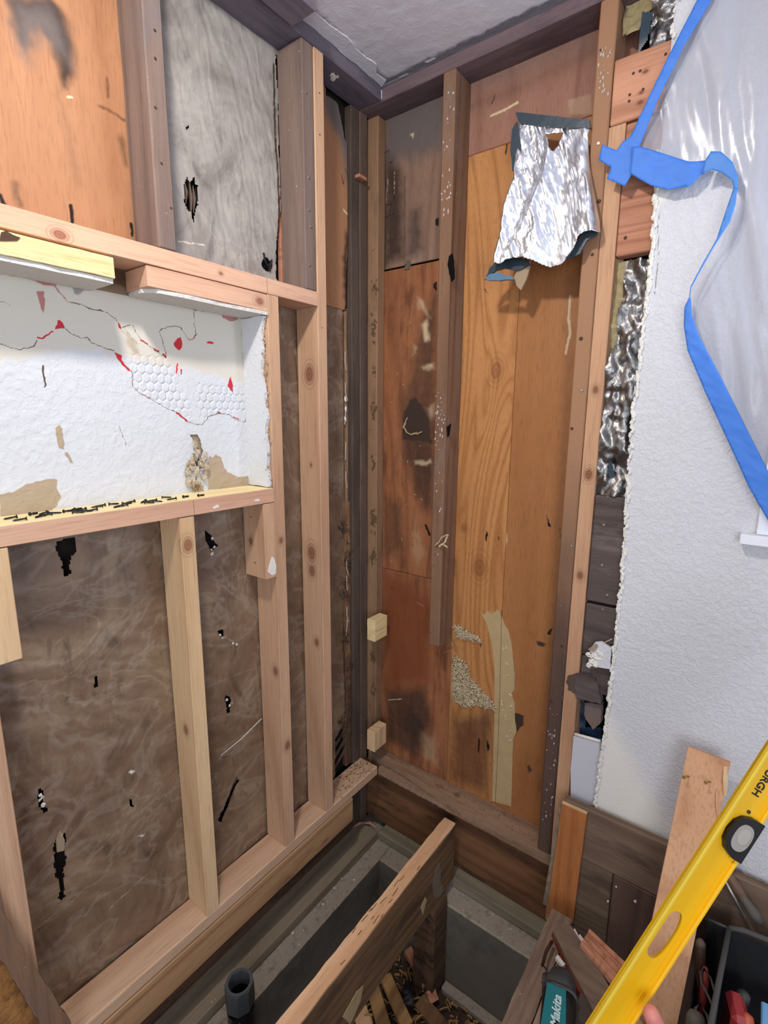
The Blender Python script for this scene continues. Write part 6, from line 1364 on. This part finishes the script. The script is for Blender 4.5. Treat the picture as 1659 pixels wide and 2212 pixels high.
ch.append([('wrist', (0,0,0), 0), ('th0', TH[0], .018), ('th1', TH[1], .0145), ('th2', TH[2], .0125), ('th3', TH[3], .0138), ('th4', TH[4], .0115)])
sk = skinmesh('hand', ch)

# ---------------- tool bag and what stands in it ----------------
bag = empty('tool_bag', (1.24, -.25, -.05), 'open black fabric tool bag with grey bound edges at the bottom right', 'bag')
box('bag_bottom', 1.092, 1.44, -.47, -.10, -.050, -.040, M['bag'], bag)
def panel(name, pts, th, mat):
    """a cloth panel given by four corners, with thickness"""
    a, b, c, d = [Vector(p) for p in pts]; n = (b-a).cross(d-a).normalized()*th
    V = [tuple(p) for p in (a, b, c, d)]+[tuple(p+n) for p in (a, b, c, d)]
    return put(name, V, [[3, 2, 1, 0], [4, 5, 6, 7], [0, 1, 5, 4], [1, 2, 6, 5], [2, 3, 7, 6], [3, 0, 4, 7]], mat, bag)
panel('back_panel', [(1.092,-.108,-.04),(1.44,-.108,-.04),(1.44,-.108,.175),(1.135,-.118,.170)], .004, M['bag'])
panel('back_panel', [(1.092,-.112,-.04),(1.132,-.118,-.04),(1.135,-.122,.170),(1.093,-.118,.168)], .003, M['bag'])
panel('divider', [(1.125,-.118,-.04),(1.125,-.46,-.04),(1.112,-.46,.165),(1.134,-.122,.170)], .003, M['bag'])
panel('side_panel', [(1.092,-.118,-.04),(1.092,-.46,-.04),(1.080,-.46,.03),(1.086,-.122,.05)], .003, M['bag'])
panel('front_panel', [(1.092,-.465,-.04),(1.44,-.465,-.04),(1.44,-.465,.10),(1.10,-.465,.10)], .004, M['bag'])
tube('binding', [(1.134,-.122,.172),(1.125,-.25,.169),(1.117,-.37,.167),(1.112,-.46,.166)], .0055, M['bagtrim'], bag, seg=8)
tube('binding', [(1.134,-.120,.173),(1.16,-.112,.178),(1.22,-.105,.180),(1.44,-.104,.178)], .006, M['bagtrim'], bag, seg=8)
tube('binding', [(1.092,-.121,.169),(1.115,-.121,.171),(1.134,-.121,.172)], .003, M['bagtrim'], bag, seg=6)
for k, y0 in enumerate((-.235, -.325)):
    tube('elastic_loop', [(1.122,y0,.10),(1.112,y0+.03,.10),(1.098,y0+.045,.10),(1.091,y0+.030,.10),(1.096,y0+.005,.10),(1.110,y0-.015,.10),(1.118,y0-.03,.10)], .0028, M['bagtrim'], bag, seg=6)
def spindle(name, p0, p1, prof, mat, label=None, cat=None, parent=None, seg=14):
    A = Vector(p0); D = Vector(p1)-A; L = D.length; D.normalize(); s_ = D.orthogonal().normalized(); u = D.cross(s_)
    V = []; F = []; n = len(prof)
    for t, r in prof:
        for k in range(seg):
            an = 2*math.pi*k/seg; V.append(tuple(A+D*(t*L)+s_*math.cos(an)*r+u*math.sin(an)*r))
    for i in range(n-1):
        for k in range(seg): F.append([i*seg+k, i*seg+(k+1) % seg, (i+1)*seg+(k+1) % seg, (i+1)*seg+k])
    F.append(list(range(seg))[::-1]); F.append([(n-1)*seg+k for k in range(seg)])
    o = put(name, V, F, mat, parent, smooth=True)
    if label: tag(o, label, cat)
    return o
ha = spindle('chisel', (1.100,-.200,-.02), (1.084,-.145,.125), [(0,.007),(.5,.008),(.55,.011),(.8,.012),(.95,.011),(1,.006)], M['handle'], 'worn wooden tool handle with pale butt standing in the bag pocket', 'tool')
spindle('pale_butt', (1.0855,-.151,.112), (1.0835,-.144,.128), [(0,.0115),(.6,.0105),(1,.004)], plain('pale_handle_end', (150, 132, 112), .6), parent=ha)
spindle('pliers_grip', (1.108,-.215,-.02), (1.100,-.185,.10), [(0,.008),(.8,.009),(1,.005)], plain('red_grip', (156, 62, 60), .5), 'red plastic grip standing below the worn wooden handle in the bag', 'tool')
spindle('hammer_grip', (1.096,-.345,-.03), (1.094,-.318,.115), [(0,.014),(.5,.016),(.9,.018),(.97,.015),(1,.006)], M['hammer'], 'thick grey-brown rounded grip standing at the near end of the bag pocket', 'tool')
spindle('round_cap', (1.075,-.352,-.03), (1.072,-.340,.045), [(0,.010),(.9,.011),(1,.005)], plain('grey_cap', (140, 136, 132), .5), 'small light grey rounded tool end beside the brush at the bottom edge', 'tool')
spindle('hand_tool', (1.158,-.075,.225), (1.108,-.075,.285), [(0,.007),(.15,.010),(.45,.0125),(.55,.010),(.8,.0115),(1,.006)], M['handle'], 'brown wooden handle of a tool leaning on the wall behind the bag', 'tool')
spindle('hand_tool', (1.188,-.075,.190), (1.148,-.078,.238), [(0,.011),(.3,.013),(.7,.010),(1,.008)], M['hammer'], 'dark grip of a tool leaning on the wall, just above the bag rim', 'tool')
spindle('hand_tool', (1.160,-.085,.190), (1.110,-.085,.268), [(0,.004),(1,.004)], M['metal'], 'thin grey metal rod leaning beside the wooden handle behind the bag', 'tool')
bm = bmesh.new(); boxbm(bm, -.018, .018, -.035, .035, 0, .12, .010)
for v in bm.verts: v.co = Vector((1.165,-.215,-.035)) + Matrix.Rotation(.25, 3, 'Z') @ v.co
rt_ = putbm('red_tool', bm, M['redplastic']); tag(rt_, 'red plastic tool lying inside the black bag', 'tool')
spindle('orange_knob', (1.178,-.245,.055), (1.186,-.225,.085), [(0,.011),(.8,.012),(1,.007)], M['orangeplastic'], parent=rt_)
spindle('grey_end', (1.172,-.190,.06), (1.176,-.175,.085), [(0,.013),(.8,.013),(1,.007)], M['rubber'], parent=rt_)
bm = bmesh.new(); boxbm(bm, 0, .11, -.15, 0, 0, .012, .003)
for v in bm.verts: v.co = Vector((1.205,-.185,.085)) + Matrix.Rotation(-.05, 3, 'Y') @ v.co
pk = putbm('packet', bm, M['bluepack']); tag(pk, 'light blue packet inside the bag at the right photo edge', 'packet')
br = []
for i in range(260):
    x = 1.045+random.uniform(-.026, .026); y = -.345+random.uniform(-.010, .010)
    br.append(tubeshape([(x, y, -.030), (x+(x-1.045)*.5+random.uniform(-.004, .004), y+random.uniform(-.004, .004), .012+random.uniform(-.012, .008))], .0009, 3))
bo = box('brush', 1.016, 1.074, -.356, -.334, -.050, -.029, M['bristle']); tag(bo, 'black bristle brush standing between the wood strips and the bag', 'brush')
joined('bristles', br, M['bristle'], bo, kind='stuff')
